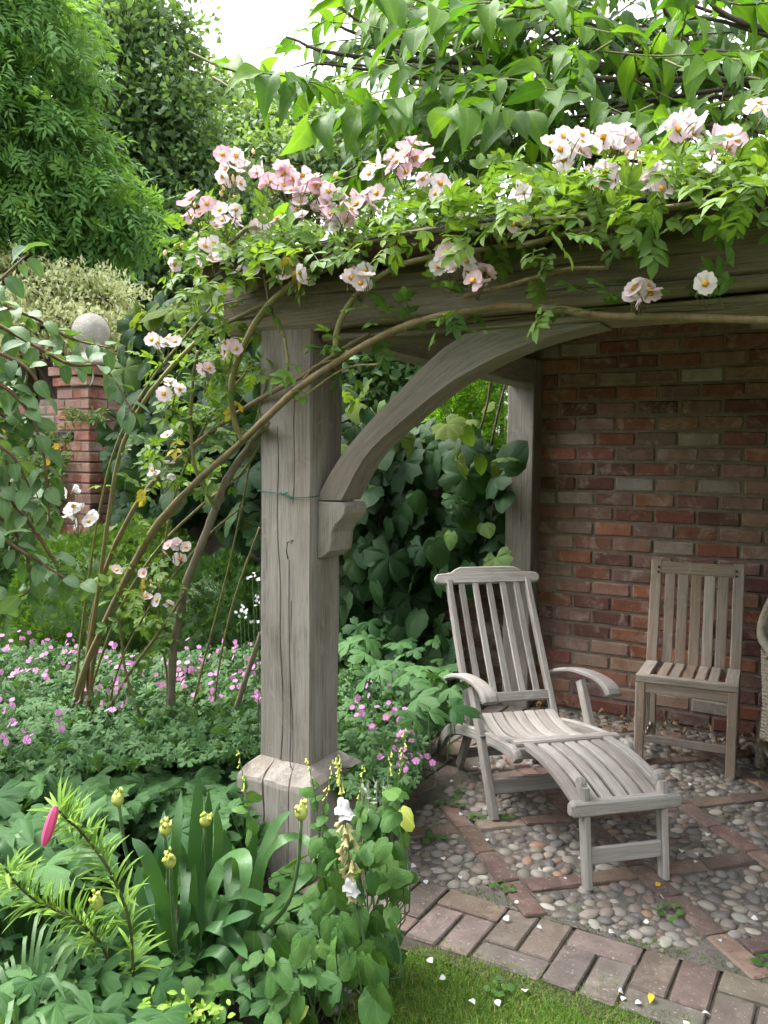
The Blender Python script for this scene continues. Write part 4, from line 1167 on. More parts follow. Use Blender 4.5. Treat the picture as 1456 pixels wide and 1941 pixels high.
def rose_leaf(seed, pairs=2, rows=4):
    r = random.Random(seed)
    Ts = []
    total = 1.0
    for i in range(pairs):
        y = 0.28 + 0.34 * i / max(1, pairs - 1) if pairs > 1 else 0.45
        for s in (-1, 1):
            Ts.append(moved(blade(rows, leaflet, 0.14, r.uniform(0.0, 0.35), 0.02, 0.03, seed + i), rotz(-s * r.uniform(0.75, 1.1)) @ roty(s * r.uniform(-.3, .3)), (0, y, -0.06 * y), r.uniform(0.30, 0.37)))
    Ts.append(moved(blade(rows, leaflet, 0.14, r.uniform(0, 0.35), 0.02, 0.03, seed + 9), rotx(r.uniform(-.3, .1)), (0, 0.64, -0.05), r.uniform(0.36, 0.42)))
    Ts.append((np.array([(-0.008, 0, 0), (0.008, 0, 0), (0.006, 0.66, -0.05), (-0.006, 0.66, -0.05)]), np.array([(0, 1, 2), (0, 2, 3)]), np.zeros(2, int), np.zeros(4)))
    return join(*Ts)
def rose_flower(seed, open_=1.0, petals=(0, 1, 2, 3, 4)):
    r = random.Random(seed); Ts = []
    for k in petals:
        rows, V, F, A = 4, [], [], []
        wmax = r.uniform(0.44, 0.52)
        for i in range(rows):
            t = i / (rows - 1)
            w_ = wmax * (0.22 + 0.78 * math.sin(math.pi * 0.5 * min(1, t * 1.25))) * (1 - 0.18 * max(0, t - 0.7) / 0.3)
            for j, s in enumerate((-1, -0.5, 0, 0.5, 1)):
                yy = 0.04 + 0.46 * t - (0.05 if (s == 0 and i == rows - 1) else 0) - 0.05 * abs(s) * t
                zz = (0.16 * open_) * t * (1 - 0.45 * t) + 0.05 * s * s * t + r.uniform(-.02, .02) * t
                V.append((s * w_ / 2 * 1.12, yy, zz)); A.append(t)
        for i in range(rows - 1):
            for j in range(4):
                a = i * 5 + j; F += [(a, a + 1, a + 6), (a, a + 6, a + 5)]
        Ts.append(moved((np.array(V), np.array(F), np.zeros(len(F), int), np.array(A)), rotz(2 * math.pi * k / 5 + r.uniform(-.1, .1)) @ rotx(r.uniform(-.15, .25) + max(0, open_ - 1) * 0.42), (0, 0, 0.01 * k % 0.02)))
    n = 9; V = [(0, 0, 0.13)]; F = []
    for j in range(n):
        a = 2 * math.pi * j / n; q = 0.13 * (1 + 0.25 * (j % 2)); V.append((q * math.cos(a), q * math.sin(a), 0.10 + 0.03 * (j % 2)))
    for j in range(n): V.append((0.05 * math.cos(2 * math.pi * j / n), 0.05 * math.sin(2 * math.pi * j / n), 0.03))
    for j in range(n):
        k = (j + 1) % n; F.append((0, 1 + j, 1 + k)); F += [(1 + j, 1 + n + j, 1 + n + k), (1 + j, 1 + n + k, 1 + k)]
    Ts.append((np.array(V), np.array(F), np.ones(len(F), int), np.zeros(len(V))))
    return join(*Ts)
def mini_flower(petals=5, notch=True):
    V, F = [(0, 0, 0.0)], []
    for k in range(petals):
        a = 2 * math.pi * k / petals
        for (da, rr, z) in ((-0.5, 0.30, 0.04), (-0.42, 0.47, 0.08), (0.0, 0.46, 0.06), (0.42, 0.47, 0.08), (0.5, 0.30, 0.04)):
            b = a + da * 2 * math.pi / petals * 0.9; V.append((rr * math.cos(b), rr * math.sin(b), z))
        o = 1 + 5 * k
        F += [(0, o, o + 1), (0, o + 1, o + 2), (0, o + 2, o + 3), (0, o + 3, o + 4)]
    return np.array(V), np.array(F), np.zeros(len(F), int), np.zeros(len(V))
def rvec(n, s=1.0): return rng.normal(0, s, (n, 3))
def place_leaves(parent, name, meshes, P, D, Nn, S, colors=None):
    R = frames(np.asarray(D, float), np.asarray(Nn, float))
    for i in range(len(P)):
        obj(name, meshes[i % len(meshes)], parent, loc=P[i], mat3=R[i] * float(S[i]), world=True, color=None if colors is None else colors[i])
def leaf_parts(Ts, P, D, Nn, S, tone=None):
    R = frames(np.asarray(D, float), np.asarray(Nn, float)); out = []
    idx = np.arange(len(P)) % len(Ts)
    for k, T in enumerate(Ts):
        q = idx == k
        if q.any(): out.append(scatter(T, R[q], np.asarray(P)[q], None if tone is None else np.asarray(tone)[q], np.asarray(S)[q]))
    return out
def in_poly(px, py, poly):
    c = False; n = len(poly); j = n - 1
    for i in range(n):
        xi, yi = poly[i]; xj, yj = poly[j]
        if (yi > py) != (yj > py) and px < (xj - xi) * (py - yi) / (yj - yi) + xi: c = not c
        j = i
    return c
def poly_points(poly, n):
    xs = [p[0] for p in poly]; ys = [p[1] for p in poly]; out = []
    while len(out) < n:
        a, b = random.uniform(min(xs), max(xs)), random.uniform(min(ys), max(ys))
        if in_poly(a, b, poly): out.append((a, b))
    return out
TOCAM = -FW
# ================================================================== trees and shrubs behind
def ell_sample(ells, n, back=-0.35, thick=0.2):
    w_ = np.array([e[3] * e[4] for e in ells], float); w_ /= w_.sum()
    k = rng.choice(len(ells), n, p=w_)
    d = unit(rng.normal(size=(n * 3, 3)))
    d = d[d @ FW < -back][:n]
    while len(d) < n:
        e = unit(rng.normal(size=(n, 3))); d = np.concatenate([d, e[e @ FW < -back]])[:n]
    r = np.clip(1 - np.abs(rng.normal(0, thick, n)), 0.1, 1.03)
    C = np.array([at_depth(e[0], e[1], e[2]) for e in ells])[k]
    sx = np.array([e[3] * e[2] / FPX for e in ells])[k]; sy = np.array([e[4] * e[2] / FPX for e in ells])[k]; sz = np.array([e[5] for e in ells])[k]
    B = (d @ CR * sx)[:, None] * CR + (d @ CU * sy)[:, None] * CU + (d @ FW * sz)[:, None] * FW
    P = C + B * r[:, None]
    out = unit((d @ CR / sx)[:, None] * CR + (d @ CU / sy)[:, None] * CU + (d @ FW / sz)[:, None] * FW)
    return P, out
def tree(name, ells, clusters, per, crad, Ts, size, mat, label, droop=0.3, group=None, trunk_r=0.14, branches=8, upright=0.0, category='tree', thick=0.2, base=None):
    C = np.array([at_depth(e[0], e[1], e[2]) for e in ells]); m = C.mean(0)
    b0 = np.array([m[0], m[1], -0.03]) if base is None else np.array([base[0], base[1], -0.03])
    root = empty(name, b0, 0, label, category, group)
    Pc, On = ell_sample(ells, clusters, thick=thick)
    P = np.repeat(Pc, per, 0) + rng.normal(0, 1, (clusters * per, 3)) * crad * np.array([1, 1, 0.7])
    O = np.repeat(On, per, 0)
    D = unit(O * 0.6 + rvec(len(P), 0.6) + np.array([0, 0, -droop + upright]))
    Nn = unit(O * 0.5 + np.array([0, 0, 0.8]) + rvec(len(P), 0.45))
    S = size * rng.uniform(0.65, 1.25, len(P))
    merged('crown', leaf_parts(Ts, P, D, Nn, S), [mat], root)
    tp = [tube_arrays(smooth_path([b0, b0 * 0.6 + m * 0.4 + rvec(1, .08)[0], m], 8), np.linspace(trunk_r, trunk_r * 0.45, 8), 8)]
    for i in range(branches):
        e = C[i % len(C)]; tgt = Pc[rng.integers(len(Pc))]
        s0 = b0 + (m - b0) * random.uniform(0.35, 0.95)
        tp.append(tube_arrays(smooth_path([s0, (s0 + e) / 2 + rvec(1, .1)[0] + np.array([0, 0, .1]), e, tgt], 10), np.linspace(trunk_r * 0.4, 0.008, 10), 5))
    merged('trunk', tp, [BARK], root)
    return root
def tiny(w_=0.5, fold=0.12):
    return (np.array([(0, 0, 0), (-w_ / 2, 0.45, fold), (w_ / 2, 0.45, fold), (0, 1, -0.08)]), np.array([(0, 2, 1), (1, 2, 3)]), np.zeros(2, int), np.zeros(4))
def pinnate(pairs=4, seed=0):
    r = random.Random(seed); Ts = []
    for i in range(pairs):
        y = 0.2 + 0.6 * i / (pairs - 1)
        for s in (-1, 1): Ts.append(moved(tiny(0.26, 0.05), rotz(-s * r.uniform(.7, 1.0)) @ roty(s * r.uniform(-.4, .4)), (0, y, -0.12 * y * y), r.uniform(.36, .46)))
    Ts.append(moved(tiny(0.26, 0.05), rotx(-.3), (0, 0.8, -0.1), 0.42))
    return join(*Ts)
T_ASH = [pinnate(4, s) for s in range(3)]
T_SM = [tiny(0.55), tiny(0.7, 0.2)]
tree('ash_tree', [(60, 90, 8.0, 110, 130, .8), (10, 250, 8.0, 140, 90, .8), (120, 290, 8.2, 85, 80, .6), (150, 400, 8.2, 105, 65, .6), (30, 430, 8.0, 90, 80, .7), (225, 440, 8.4, 50, 34, .4), (80, 520, 8.2, 100, 55, .6), (-130, 300, 8.0, 150, 340, 1.0), (-60, 20, 8.2, 160, 120, 1.0)],
     1000, 7, 0.12, T_ASH, 0.30, LM['ash'], 'bright green feathery tree filling the upper left corner', 0.75, trunk_r=0.16)
tree('hazel_tree', [(230, 150, 11, 125, 110, 1.0), (325, 250, 11, 85, 110, 1.0), (230, 300, 11.2, 160, 140, 1.1), (340, 400, 11, 120, 140, 1.0), (270, 510, 10.6, 170, 120, 1.0), (430, 420, 11.5, 70, 120, .7), (255, 60, 11, 75, 60, .7), (345, 110, 11.3, 30, 80, .5), (160, 60, 11.3, 80, 70, .6), (390, 560, 10.6, 120, 80, .8)],
     2100, 20, 0.2, T_SM, 0.105, LM['dark'], 'tall dark small-leaved tree behind the pink and white roses', 0.1, trunk_r=0.2, branches=26, upright=0.25, thick=0.34)
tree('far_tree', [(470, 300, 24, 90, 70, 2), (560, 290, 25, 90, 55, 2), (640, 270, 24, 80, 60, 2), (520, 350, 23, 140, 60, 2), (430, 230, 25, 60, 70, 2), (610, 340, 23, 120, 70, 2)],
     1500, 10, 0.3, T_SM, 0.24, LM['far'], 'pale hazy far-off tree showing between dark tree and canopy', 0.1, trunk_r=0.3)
tree('shade_tree', [(720, 690, 10, 150, 110, .8), (640, 780, 10, 150, 120, .8), (820, 670, 10.5, 120, 100, .8), (560, 700, 10.5, 160, 160, .8)],
     900, 12, 0.16, T_SM, 0.16, LM['dark'], 'dark leafy tree seen through the opening under the curved brace', 0.2, trunk_r=0.15)
tree('hedge_tree', [(300, 800, 12, 330, 240, 1.0), (0, 780, 12, 320, 260, 1.0), (620, 860, 13, 300, 200, 1.0), (950, 700, 13, 250, 260, 1.0)],
     1500, 12, 0.22, T_SM, 0.2, LM['dark'], 'deep green hedge mass in gaps behind the garden wall', 0.2, trunk_r=0.15, category='hedge')
# variegated layered tree
T_CR = [tiny(0.42, 0.1)]
tree('variegated_dogwood', [(40, 510, 7.8, 70, 20, .5), (150, 540, 7.8, 110, 22, .5), (70, 575, 7.6, 110, 20, .5), (215, 570, 7.8, 70, 18, .4), (130, 610, 7.6, 120, 20, .5), (245, 615, 7.8, 60, 20, .4), (40, 650, 7.6, 80, 20, .5), (180, 655, 7.7, 110, 24, .5), (250, 680, 7.8, 60, 30, .4)],
     1500, 8, 0.05, T_CR, 0.062, LM['cream'], 'cream variegated tiered tree behind the stone ball', 0.1, trunk_r=0.05, branches=22, thick=0.45)
# bright columnar conifers beyond the wall
def column_tree(px, top, depth, w_, label):
    b = at_z(px, 1000, 0.9); b = at_depth(px, 900, depth); hgt = at_depth(px, top, depth)[2]
    root = empty('conifer', (b[0], b[1], -0.03), 0, label, 'conifer', 'bright conifers beyond the arch')
    n = 2300
    z = rng.uniform(0.4, hgt, n); a = rng.uniform(0, 2 * math.pi, n)
    rr = w_ * (1 - 0.55 * (z / hgt) ** 2.5) * (1 - np.abs(rng.normal(0, .2, n))) * (1 + 0.12 * np.sin(z * 23 + a * 2))
    P = np.stack([b[0] + rr * np.cos(a), b[1] + rr * np.sin(a), z], 1)
    O = np.stack([np.cos(a), np.sin(a), 0 * a], 1)
    T = join(*[moved(tiny(0.2, 0.0), rotz(q), (0, 0.12 * i, 0), 0.6) for i, q in enumerate((-.9, .9, -.5, .5, 0))])
    merged('crown', leaf_parts([T], P, unit(O + np.array([0, 0, .55]) + rvec(n, .3)), unit(O * .3 + np.array([0, 0, 1.0]) + rvec(n, .5)), rng.uniform(.09, .15, n)), [LM['conifer']], root)
    merged('trunk', [tube_arrays([(b[0], b[1], -0.03), (b[0], b[1], hgt * 0.9)], [0.06, 0.015], 6)], [BARK], root)
column_tree(845, 720, 8.2, 0.20, 'leftmost bright green conifer seen under the curved brace')
column_tree(897, 690, 8.3, 0.20, 'middle bright green conifer seen under the curved brace')
column_tree(950, 672, 8.4, 0.20, 'bright green conifer beside the rear oak post')
# clipped evergreen domes
T_YEW = join(*[moved(tiny(0.3, 0.0), rotz(q) @ rotx(0.3), (0, 0.1 * i, 0), 0.7) for i, q in enumerate((-1.0, 1.0, -.4, .5, 0))])
def dome(px, py, depth, rx, h, mat, label, n=5200):
    c = at_depth(px, py, depth); root = empty('clipped_shrub', (c[0], c[1], -0.03), 0, label, 'shrub', 'clipped evergreen domes')
    d = unit(rng.normal(size=(n, 3))); d[:, 2] = np.abs(d[:, 2])
    lum = 1 + 0.05 * np.sin(9 * d[:, 0] + 2) * np.sin(8 * d[:, 1]) + 0.03 * np.sin(23 * d[:, 0]) * np.sin(19 * d[:, 2])
    P = np.stack([c[0] + d[:, 0] * rx * lum, c[1] + d[:, 1] * rx * lum, d[:, 2] * h * lum], 1) - d * np.abs(rng.normal(0, .02, n))[:, None]
    merged('crown', leaf_parts([T_YEW], P, unit(d + rvec(n, .5) + np.array([0, 0, .4])), unit(d + rvec(n, .6)), rng.uniform(.035, .065, n)), [mat], root)
    # dark woody heart so that no light shows through
    lathe('inner_growth', [(rx * 0.93, 0.0), (rx * 0.9, h * 0.4), (rx * 0.65, h * 0.72), (rx * 0.3, h * 0.9), (0.01, h * 0.94)], LM['yewdark'], root, (c[0], c[1], -0.03), 14, True, 0.04)
    merged('trunk', [tube_arrays([(c[0], c[1], -0.03), (c[0], c[1], h * 0.5)], [0.05, 0.04], 6)], [BARK], root)
dome(175, 1150, 5.75, 0.68, 0.93, LM['yew'], 'bright yellow-green clipped evergreen dome left behind the rose canes')
dome(420, 1150, 5.6, 0.56, 0.80, LM['yewdark'], 'dark clipped evergreen dome beside the oak post')
dome(-30, 1150, 5.9, 0.56, 0.95, LM['yewdark'], 'dark clipped evergreen dome at the left picture edge')
dome(290, 1100, 6.1, 0.5, 0.98, LM['yew'], 'bright clipped evergreen dome between the two others')

# creeper with yellow flowers on the wall beside the pier
cr = empty('wall_creeper', (-6.1, PY, 0), 0, 'fine green creeper with yellow flowers on the gate pier wall', 'creeper')
pts = poly_points([(0, 770), (60, 790), (110, 830), (130, 800), (145, 830), (118, 900), (110, 1010), (0, 1010)], 2600)
P = np.array([at_y(a, b, PY + random.uniform(-0.02, 0.14) - (0.12 if b > 860 else 0)) for a, b in pts])
merged('foliage', leaf_parts([tiny(0.35, 0.1)], P, unit(rvec(len(P)) + np.array([0.2, -.5, -.3])), unit(np.array([0.2, -1, .5]) + rvec(len(P), .5)), rng.uniform(.05, .09, len(P))), [LM['creeper']], cr)
mf = template_mesh('yellow_flower', mini_flower(6), [YELLOW])
for (a, b) in ((107, 846), (90, 876), (5, 815)): obj('flower', mf, cr, loc=at_y(a, b, PY - 0.16), mat3=frames(np.array([[0, 0, 1.0]]), np.array([[0.4, -1, 0.3]]))[0] * 0.06, world=True)
pts = poly_points([(125, 770), (170, 780), (205, 775), (200, 800), (130, 800)], 160)
P = np.array([at_y(a, b, PY - 0.05 + random.uniform(-.05, .05)) for a, b in pts])
merged('foliage_tuft', leaf_parts([tiny(0.35, 0.1)], P, unit(rvec(len(P)) + np.array([0.2, -.5, -.3])), unit(np.array([0.2, -1, .5]) + rvec(len(P), .5)), rng.uniform(.04, .07, len(P))), [LM['creeper']], cr)

# unseen hedge added behind the camera to keep low sky light off the pavilion
hg = empty('hedge', (-1.0, -5.2, -0.03), 0, 'added unseen hedge behind the viewer that shades the pavilion', 'hedge')
obj('inner_growth', box_mesh('inner_growth', -13, 11, -5.9, -5.0, -0.05, 4.1, LM['yewdark']), hg, world=True)
n = 5200
P = np.column_stack([rng.uniform(-13.1, 11.1, n), -5.0 + np.abs(rng.normal(0, .06, n)), rng.uniform(0, 4.2, n)])
P[:900, 1] = rng.uniform(-5.9, -5.0, 900); P[:900, 2] = 4.12 + rng.normal(0, .06, 900)
merged('foliage', leaf_parts([T_YEW], P, unit(rvec(n) + np.array([0, .8, .3])), unit(rvec(n) + np.array([0, 1.0, .4])), rng.uniform(.10, .2, n)), [LM['yewdark']], hg, kind='stuff')

# ------------------------------------------------------------------ large-leaved vine on the garden wall
T_VINE = [radial(lobed_outline(5, 0.16, 2, s, 5.2), 0.22, s, (0, 0.02), 0.05) for s in range(3)] + [radial(heart_outline(1.1, 0.03, s), 0.2, s, (0, .12), 0.04) for s in range(3)]
vm = [template_mesh('vine_leaf', T, [LM['vine']]) for T in T_VINE]
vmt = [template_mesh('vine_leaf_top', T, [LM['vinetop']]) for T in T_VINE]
vn = empty('grape_vine', (-2.6, WY, 0), 0, 'large-leaved dark green vine covering the garden wall', 'vine')
VA = [(222, 705), (250, 620), (330, 575), (480, 570), (500, 640), (500, 1015), (440, 1010), (390, 960), (300, 1010), (232, 1015), (212, 850)]
VB = [(640, 780), (700, 770), (960, 860), (960, 1060), (900, 1075), (830, 1075), (845, 1200), (855, 1340), (640, 1320)]
VT = [(650, 730), (690, 700), (760, 760), (880, 790), (965, 740), (965, 890), (860, 900), (760, 860), (640, 860)]
VTL = [(235, 600), (330, 560), (470, 560), (430, 600), (250, 660)]
def vine_set(poly, n, y0, y1):
    pts = poly_points(poly, n); P = np.array([at_y(a, b, random.uniform(y0, y1)) for a, b in pts])
    D = unit(np.array([0.1, -0.45, -0.9]) + rvec(n, .35)); Nn = unit(np.array([0.25, -1, 0.75]) + rvec(n, .6))
    return P, D, Nn, rng.uniform(.09, .20, n)
A = vine_set(VA, 110, 4.35, 4.6); B = vine_set(VB, 120, 4.40, 4.68)
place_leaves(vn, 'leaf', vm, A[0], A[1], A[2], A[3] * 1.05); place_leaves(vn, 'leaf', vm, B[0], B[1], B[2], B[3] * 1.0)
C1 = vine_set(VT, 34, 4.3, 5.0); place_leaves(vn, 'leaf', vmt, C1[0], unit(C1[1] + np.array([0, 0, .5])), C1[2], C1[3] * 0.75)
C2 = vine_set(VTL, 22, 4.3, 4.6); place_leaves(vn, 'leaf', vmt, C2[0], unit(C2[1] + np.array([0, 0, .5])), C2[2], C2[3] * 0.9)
A = vine_set(VA, 420, 4.55, 4.85); B = vine_set(VB, 260, 4.66, 4.82)
big_p = [(480, 560), (640, 700), (640, 1330), (490, 1330)]
Cc = vine_set(big_p, 120, 4.4, 4.8)
merged('foliage', sum([leaf_parts(T_VINE, *q) for q in (A, B, Cc)], []), [LM['vine']], vn, kind='stuff')
tp = []
for i in range(26):
    a, b = random.choice([(VA, 0), (VB, 1)])[0], 0
    p = poly_points(a, 2); q0, q1 = [at_y(x_, y_, 4.72) for x_, y_ in p]
    tp.append(tube_arrays(smooth_path([q0, (q0 + q1) / 2 + np.array([0.1, -.03, random.uniform(-.2, .2)]), q1], 10), 0.007, 5))
for (a, b, c_) in (((930, 880), (935, 960), (900, 1100)), ((700, 1340), (720, 1100), (780, 860)), ((930, 640), (925, 760), (880, 900)), ((960, 720), (940, 800), (925, 880))):
    tp.append(tube_arrays(smooth_path([at_y(*a, 4.66), at_y(*b, 4.64), at_y(*c_, 4.7)], 12), 0.008, 5))
merged('stem', tp, [BARK], vn)

# ------------------------------------------------------------------ big-leaved tree overhanging the roof
T_BIG = [blade(7, acum, 0.14, 0.22, 0.04, 0.06, s) for s in range(3)] + [blade(7, acum, 0.2, 0.45, 0.06, 0.12, 7 + s) for s in range(3)]
bm_ = [template_mesh('canopy_leaf', T, [LM['big']]) for T in T_BIG]
lt = empty('large_leaved_tree', (0.6, 6.4, -0.03), 0, 'big-leaved tree overhanging the slate roof at upper right', 'tree')
TOPP = [(1456, -60), (1500, 220), (1380, 210), (1290, 230), (1180, 240), (1050, 290), (960, 330), (860, 340), (760, 310), (690, 310), (650, 260), (620, 230), (560, 200), (480, 190), (425, 160), (430, 110), (500, 80), (570, 70), (640, 20), (640, -60)]
def shoots(n, d0, d1, poly, per=(8, 13), ln=(0.35, 0.6), down=0.45):
    P, D, Nn, tubes = [], [], [], []
    for (a, b) in poly_points(poly, n):
        s0 = at_depth(a, b, random.uniform(d0, d1))
        hz = unit(CR * random.uniform(-1.2, 0.5) + TOCAM * random.uniform(-.2, .9))
        l = random.uniform(*ln)
        if a + (hz @ CR) * l * FPX / 3.4 < 430: hz = hz - 2 * min(0.0, hz @ CR) * CR
        e = s0 + hz * l + np.array([0, 0, -down * l * random.uniform(.3, 1.1)])
        s1 = s0 - hz * l * 0.4 + np.array([0, 0, 0.1])
        path_ = smooth_path([s1, s0, (s0 + e) / 2 + np.array([0, 0, .05 * l]), e], 12)
        tubes.append(tube_arrays(path_, np.linspace(0.006, 0.002, 12), 4, False))
        k = random.randint(*per)
        sd = unit(np.cross(hz, (0, 0, 1)))
        for j in range(k):
            t = 0.25 + 0.75 * j / (k - 1); q = path_[min(11, int(t * 11))]
            s_ = 1 if j % 2 else -1
            P.append(q); D.append(unit(hz * 0.75 + sd * s_ * 0.6 + np.array([0, 0, -0.2 - 0.75 * random.random()]) + rvec(1, .22)[0]))
            Nn.append(unit(np.array([0, 0, .9]) + TOCAM * 0.3 + sd * s_ * 0.2 + hz * .2 + rvec(1, .35)[0]))
    return np.array(P), np.array(D), np.array(Nn), tubes
P1, D1, N1, tb1 = shoots(29, 3.0, 3.8, TOPP)
k = min(300, len(P1)); place_leaves(lt, 'leaf', bm_, P1[:k], D1[:k], N1[:k], rng.uniform(.12, .225, k))
MIDP = [(1456, -60), (1500, 200), (1380, 230), (1290, 260), (1180, 270), (1050, 310), (960, 340), (860, 350), (760, 300), (700, 200), (680, 90), (720, -60)]
P2, D2, N2, tb2 = shoots(80, 3.6, 4.6, MIDP)
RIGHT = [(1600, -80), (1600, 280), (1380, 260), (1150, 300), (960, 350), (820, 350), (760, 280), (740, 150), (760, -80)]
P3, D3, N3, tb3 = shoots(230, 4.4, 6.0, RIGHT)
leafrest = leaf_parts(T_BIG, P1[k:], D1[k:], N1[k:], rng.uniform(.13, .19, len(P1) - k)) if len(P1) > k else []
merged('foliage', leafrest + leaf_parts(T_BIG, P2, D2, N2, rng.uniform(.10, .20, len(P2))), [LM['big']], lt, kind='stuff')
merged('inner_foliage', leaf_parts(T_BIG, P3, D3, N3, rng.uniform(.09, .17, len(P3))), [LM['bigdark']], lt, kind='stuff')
tp = tb1 + tb2 + tb3
root_ = np.array([0.6, 6.4, -0.03])
tk = np.array([0.4, 6.2, 3.0])
trunk = [tube_arrays(smooth_path([root_, (0.55, 6.3, 1.5), tk], 10), np.linspace(0.17, 0.13, 10), 10)]
for (x_, y_, d_) in ((1000, 130, 4.4), (1150, 150, 4.0), (760, 80, 4.6), (1300, 90, 4.2), (900, 30, 5.0), (1400, 40, 3.6), (1050, 240, 4.4), (700, 110, 4.4), (1200, -100, 5)):
    e = at_depth(x_, y_, d_)
    trunk.append(tube_arrays(smooth_path([tk, tk * 0.55 + e * 0.45 + np.array([0, 0, .35]), e, e + (e - tk) * 0.12], 14), np.linspace(0.026, 0.005, 14), 6))
    for j in range(4):
        f = e + rvec(1, .35)[0]; trunk.append(tube_arrays(smooth_path([tk * 0.3 + e * 0.7 + rvec(1, .08)[0], (e + f) / 2 + rvec(1, .08)[0], f], 8), np.linspace(0.012, 0.004, 8), 5))
merged('trunk', trunk, [BARK], lt)
merged('twigs', tp, [TWIG], lt, kind='stuff')
# ================================================================== climbing rose
rs = empty('climbing_rose', (-2.9, 2.8, 0), 0, 'climbing rose with single pink and white flowers trained over the pavilion beam', 'climbing rose')
def rd(x, y):
    """how far out the rose hangs at a given place along its run"""
    if x > 470 and y < 900: return 2.27 / ray(x, y)[1]
    dp = 2.27 / ray(470, min(y, 900))[1]
    t = min(1, max(0, (y - 600) / 800.0)); s = min(1, max(0, (480 - x) / 350.0))
    return dp + 0.75 * t * 0.9 + 0.25 * s
def cane(pts, r0, r1, mat, dz=0.0, n=None):
    r0, r1 = r0 * 0.8, r1 * 0.85
    P = np.array([at_depth(p[0], p[1], (p[2] if len(p) > 2 else rd(p[0], p[1])) + dz) for p in pts])
    n = n or max(12, len(pts) * 5)
    Q = smooth_path(P, n)
    rr = np.linspace(r0, r1, n) * (1 + 0.07 * np.sin(np.arange(n) * 1.7))
    o = tube('cane', Q, rr, mat, rs, 8)
    th = []
    for i in range(2, n - 1, 1):
        if random.random() < 0.75:
            d = unit(rvec(1)[0]); t_ = unit(Q[i + 1] - Q[i - 1]); d = unit(d - (d @ t_) * t_)
            th.append(tube_arrays([Q[i], Q[i] + d * (rr[i] + 0.006) - t_ * 0.003], [0.003, 0.0006], 4, False))
    if th: thorns.extend(th)
    return Q
thorns = []
CN = {}
CN['A'] = cane([(140, 1432), (160, 1280), (185, 1130), (203, 1000), (225, 870), (260, 785), (300, 725), (370, 650), (425, 615), (530, 562), (600, 520), (720, 470)], 0.013, 0.008, CANE_G, 0.05)
CN['B'] = cane([(122, 1425), (150, 1300), (190, 1200), (245, 1085), (285, 1012), (325, 962), (390, 897), (450, 845), (500, 797), (565, 737), (645, 682), (700, 650), (758, 622), (830, 600), (880, 592), (943, 581), (1008, 583), (1078, 588), (1128, 598), (1228, 601), (1328, 603), (1480, 608), (1700, 612), (1950, 600)], 0.017, 0.012, CANE_B, -0.03)
CN['B2'] = cane([(175, 1440), (172, 1350), (178, 1250), (215, 1150), (262, 1060), (300, 1000), (345, 950)], 0.014, 0.010, CANE_B, 0.05)
CN['C'] = cane([(185, 1432), (168, 1320), (170, 1200), (200, 1080), (240, 990), (285, 920), (350, 860), (425, 800), (500, 752), (575, 712), (640, 668), (700, 632)], 0.014, 0.009, CANE_B, 0.08)
CN['D'] = cane([(328, 1425), (325, 1325), (330, 1225), (345, 1150), (350, 1115), (385, 1025), (410, 960), (430, 910), (470, 850), (505, 802)], 0.024, 0.017, CANE_T, 0.04)
CN['D2'] = cane([(408, 962), (372, 893), (362, 810), (366, 720), (375, 665)], 0.010, 0.007, CANE_G, 0.02)
CN['E'] = cane([(462, 838), (445, 800), (438, 735), (456, 669), (494, 597), (538, 551), (596, 509), (640, 482), (700, 458), (790, 440), (880, 432), (1000, 420), (1120, 408), (1250, 395), (1380, 380)], 0.015, 0.009, CANE_G, -0.07)
CN['F'] = cane([(637, 676), (638, 632), (653, 592), (675, 561), (700, 538), (722, 523), (763, 501), (830, 485), (930, 470), (1040, 455)], 0.013, 0.009, CANE_G, -0.03)
CN['G'] = cane([(880, 562), (950, 545), (1003, 530), (1073, 511), (1155, 508)], 0.009, 0.007, CANE_B, -0.06)
CN['H'] = cane([(980, 470), (1080, 440), (1180, 420), (1270, 372), (1460, 365)], 0.009, 0.007, CANE_G, -0.05)
CN['I'] = cane([(170, 1445), (200, 1360), (240, 1285), (290, 1215), (325, 1165), (350, 1120)], 0.010, 0.007, CANE_B, 0.0)
CN['J'] = cane([(300, 1430), (270, 1365), (240, 1280), (230, 1210), (225, 1160)], 0.009, 0.006, CANE_G, 0.0)
CN['K'] = cane([(422, 1412), (440, 1365), (465, 1290), (495, 1200)], 0.016, 0.012, CANE_T, 0.1)
CN['L'] = cane([(405, 1420), (410, 1300), (440, 1150), (492, 1000)], 0.006, 0.005, CANE_G, 0.15)
CN['M'] = cane([(640, 680), (590, 700), (560, 760), (650, 700), (720, 690)], 0.005, 0.004, CANE_G, -0.02)
CN['N'] = cane([(540, 640), (515, 590), (500, 520)], 0.007, 0.006, CANE_B, -0.04)
CN['O'] = cane([(390, 560), (405, 510), (430, 470), (470, 430)], 0.014, 0.008, CANE_B, 0.0)
CN['P'] = cane([(540, 640), (545, 700), (525, 730)], 0.007, 0.006, CANE_G, -0.04)
CN['Q'] = cane([(150, 1430), (175, 1300), (230, 1150), (300, 1040), (380, 960), (455, 900), (500, 830)], 0.008, 0.006, CANE_G, 0.12)
CN['R'] = cane([(310, 1430), (318, 1300), (300, 1150), (318, 1000), (345, 900), (400, 790), (480, 690)], 0.007, 0.005, CANE_G, 0.1)
CN['S'] = cane([(130, 1430), (150, 1240), (168, 1100), (190, 960), (222, 840), (280, 730), (350, 640), (420, 560)], 0.008, 0.005, CANE_G, 0.15)
CN['T'] = cane([(345, 1420), (385, 1260), (425, 1110), (450, 1000), (470, 900), (490, 780), (520, 680)], 0.006, 0.004, CANE_G, 0.12)
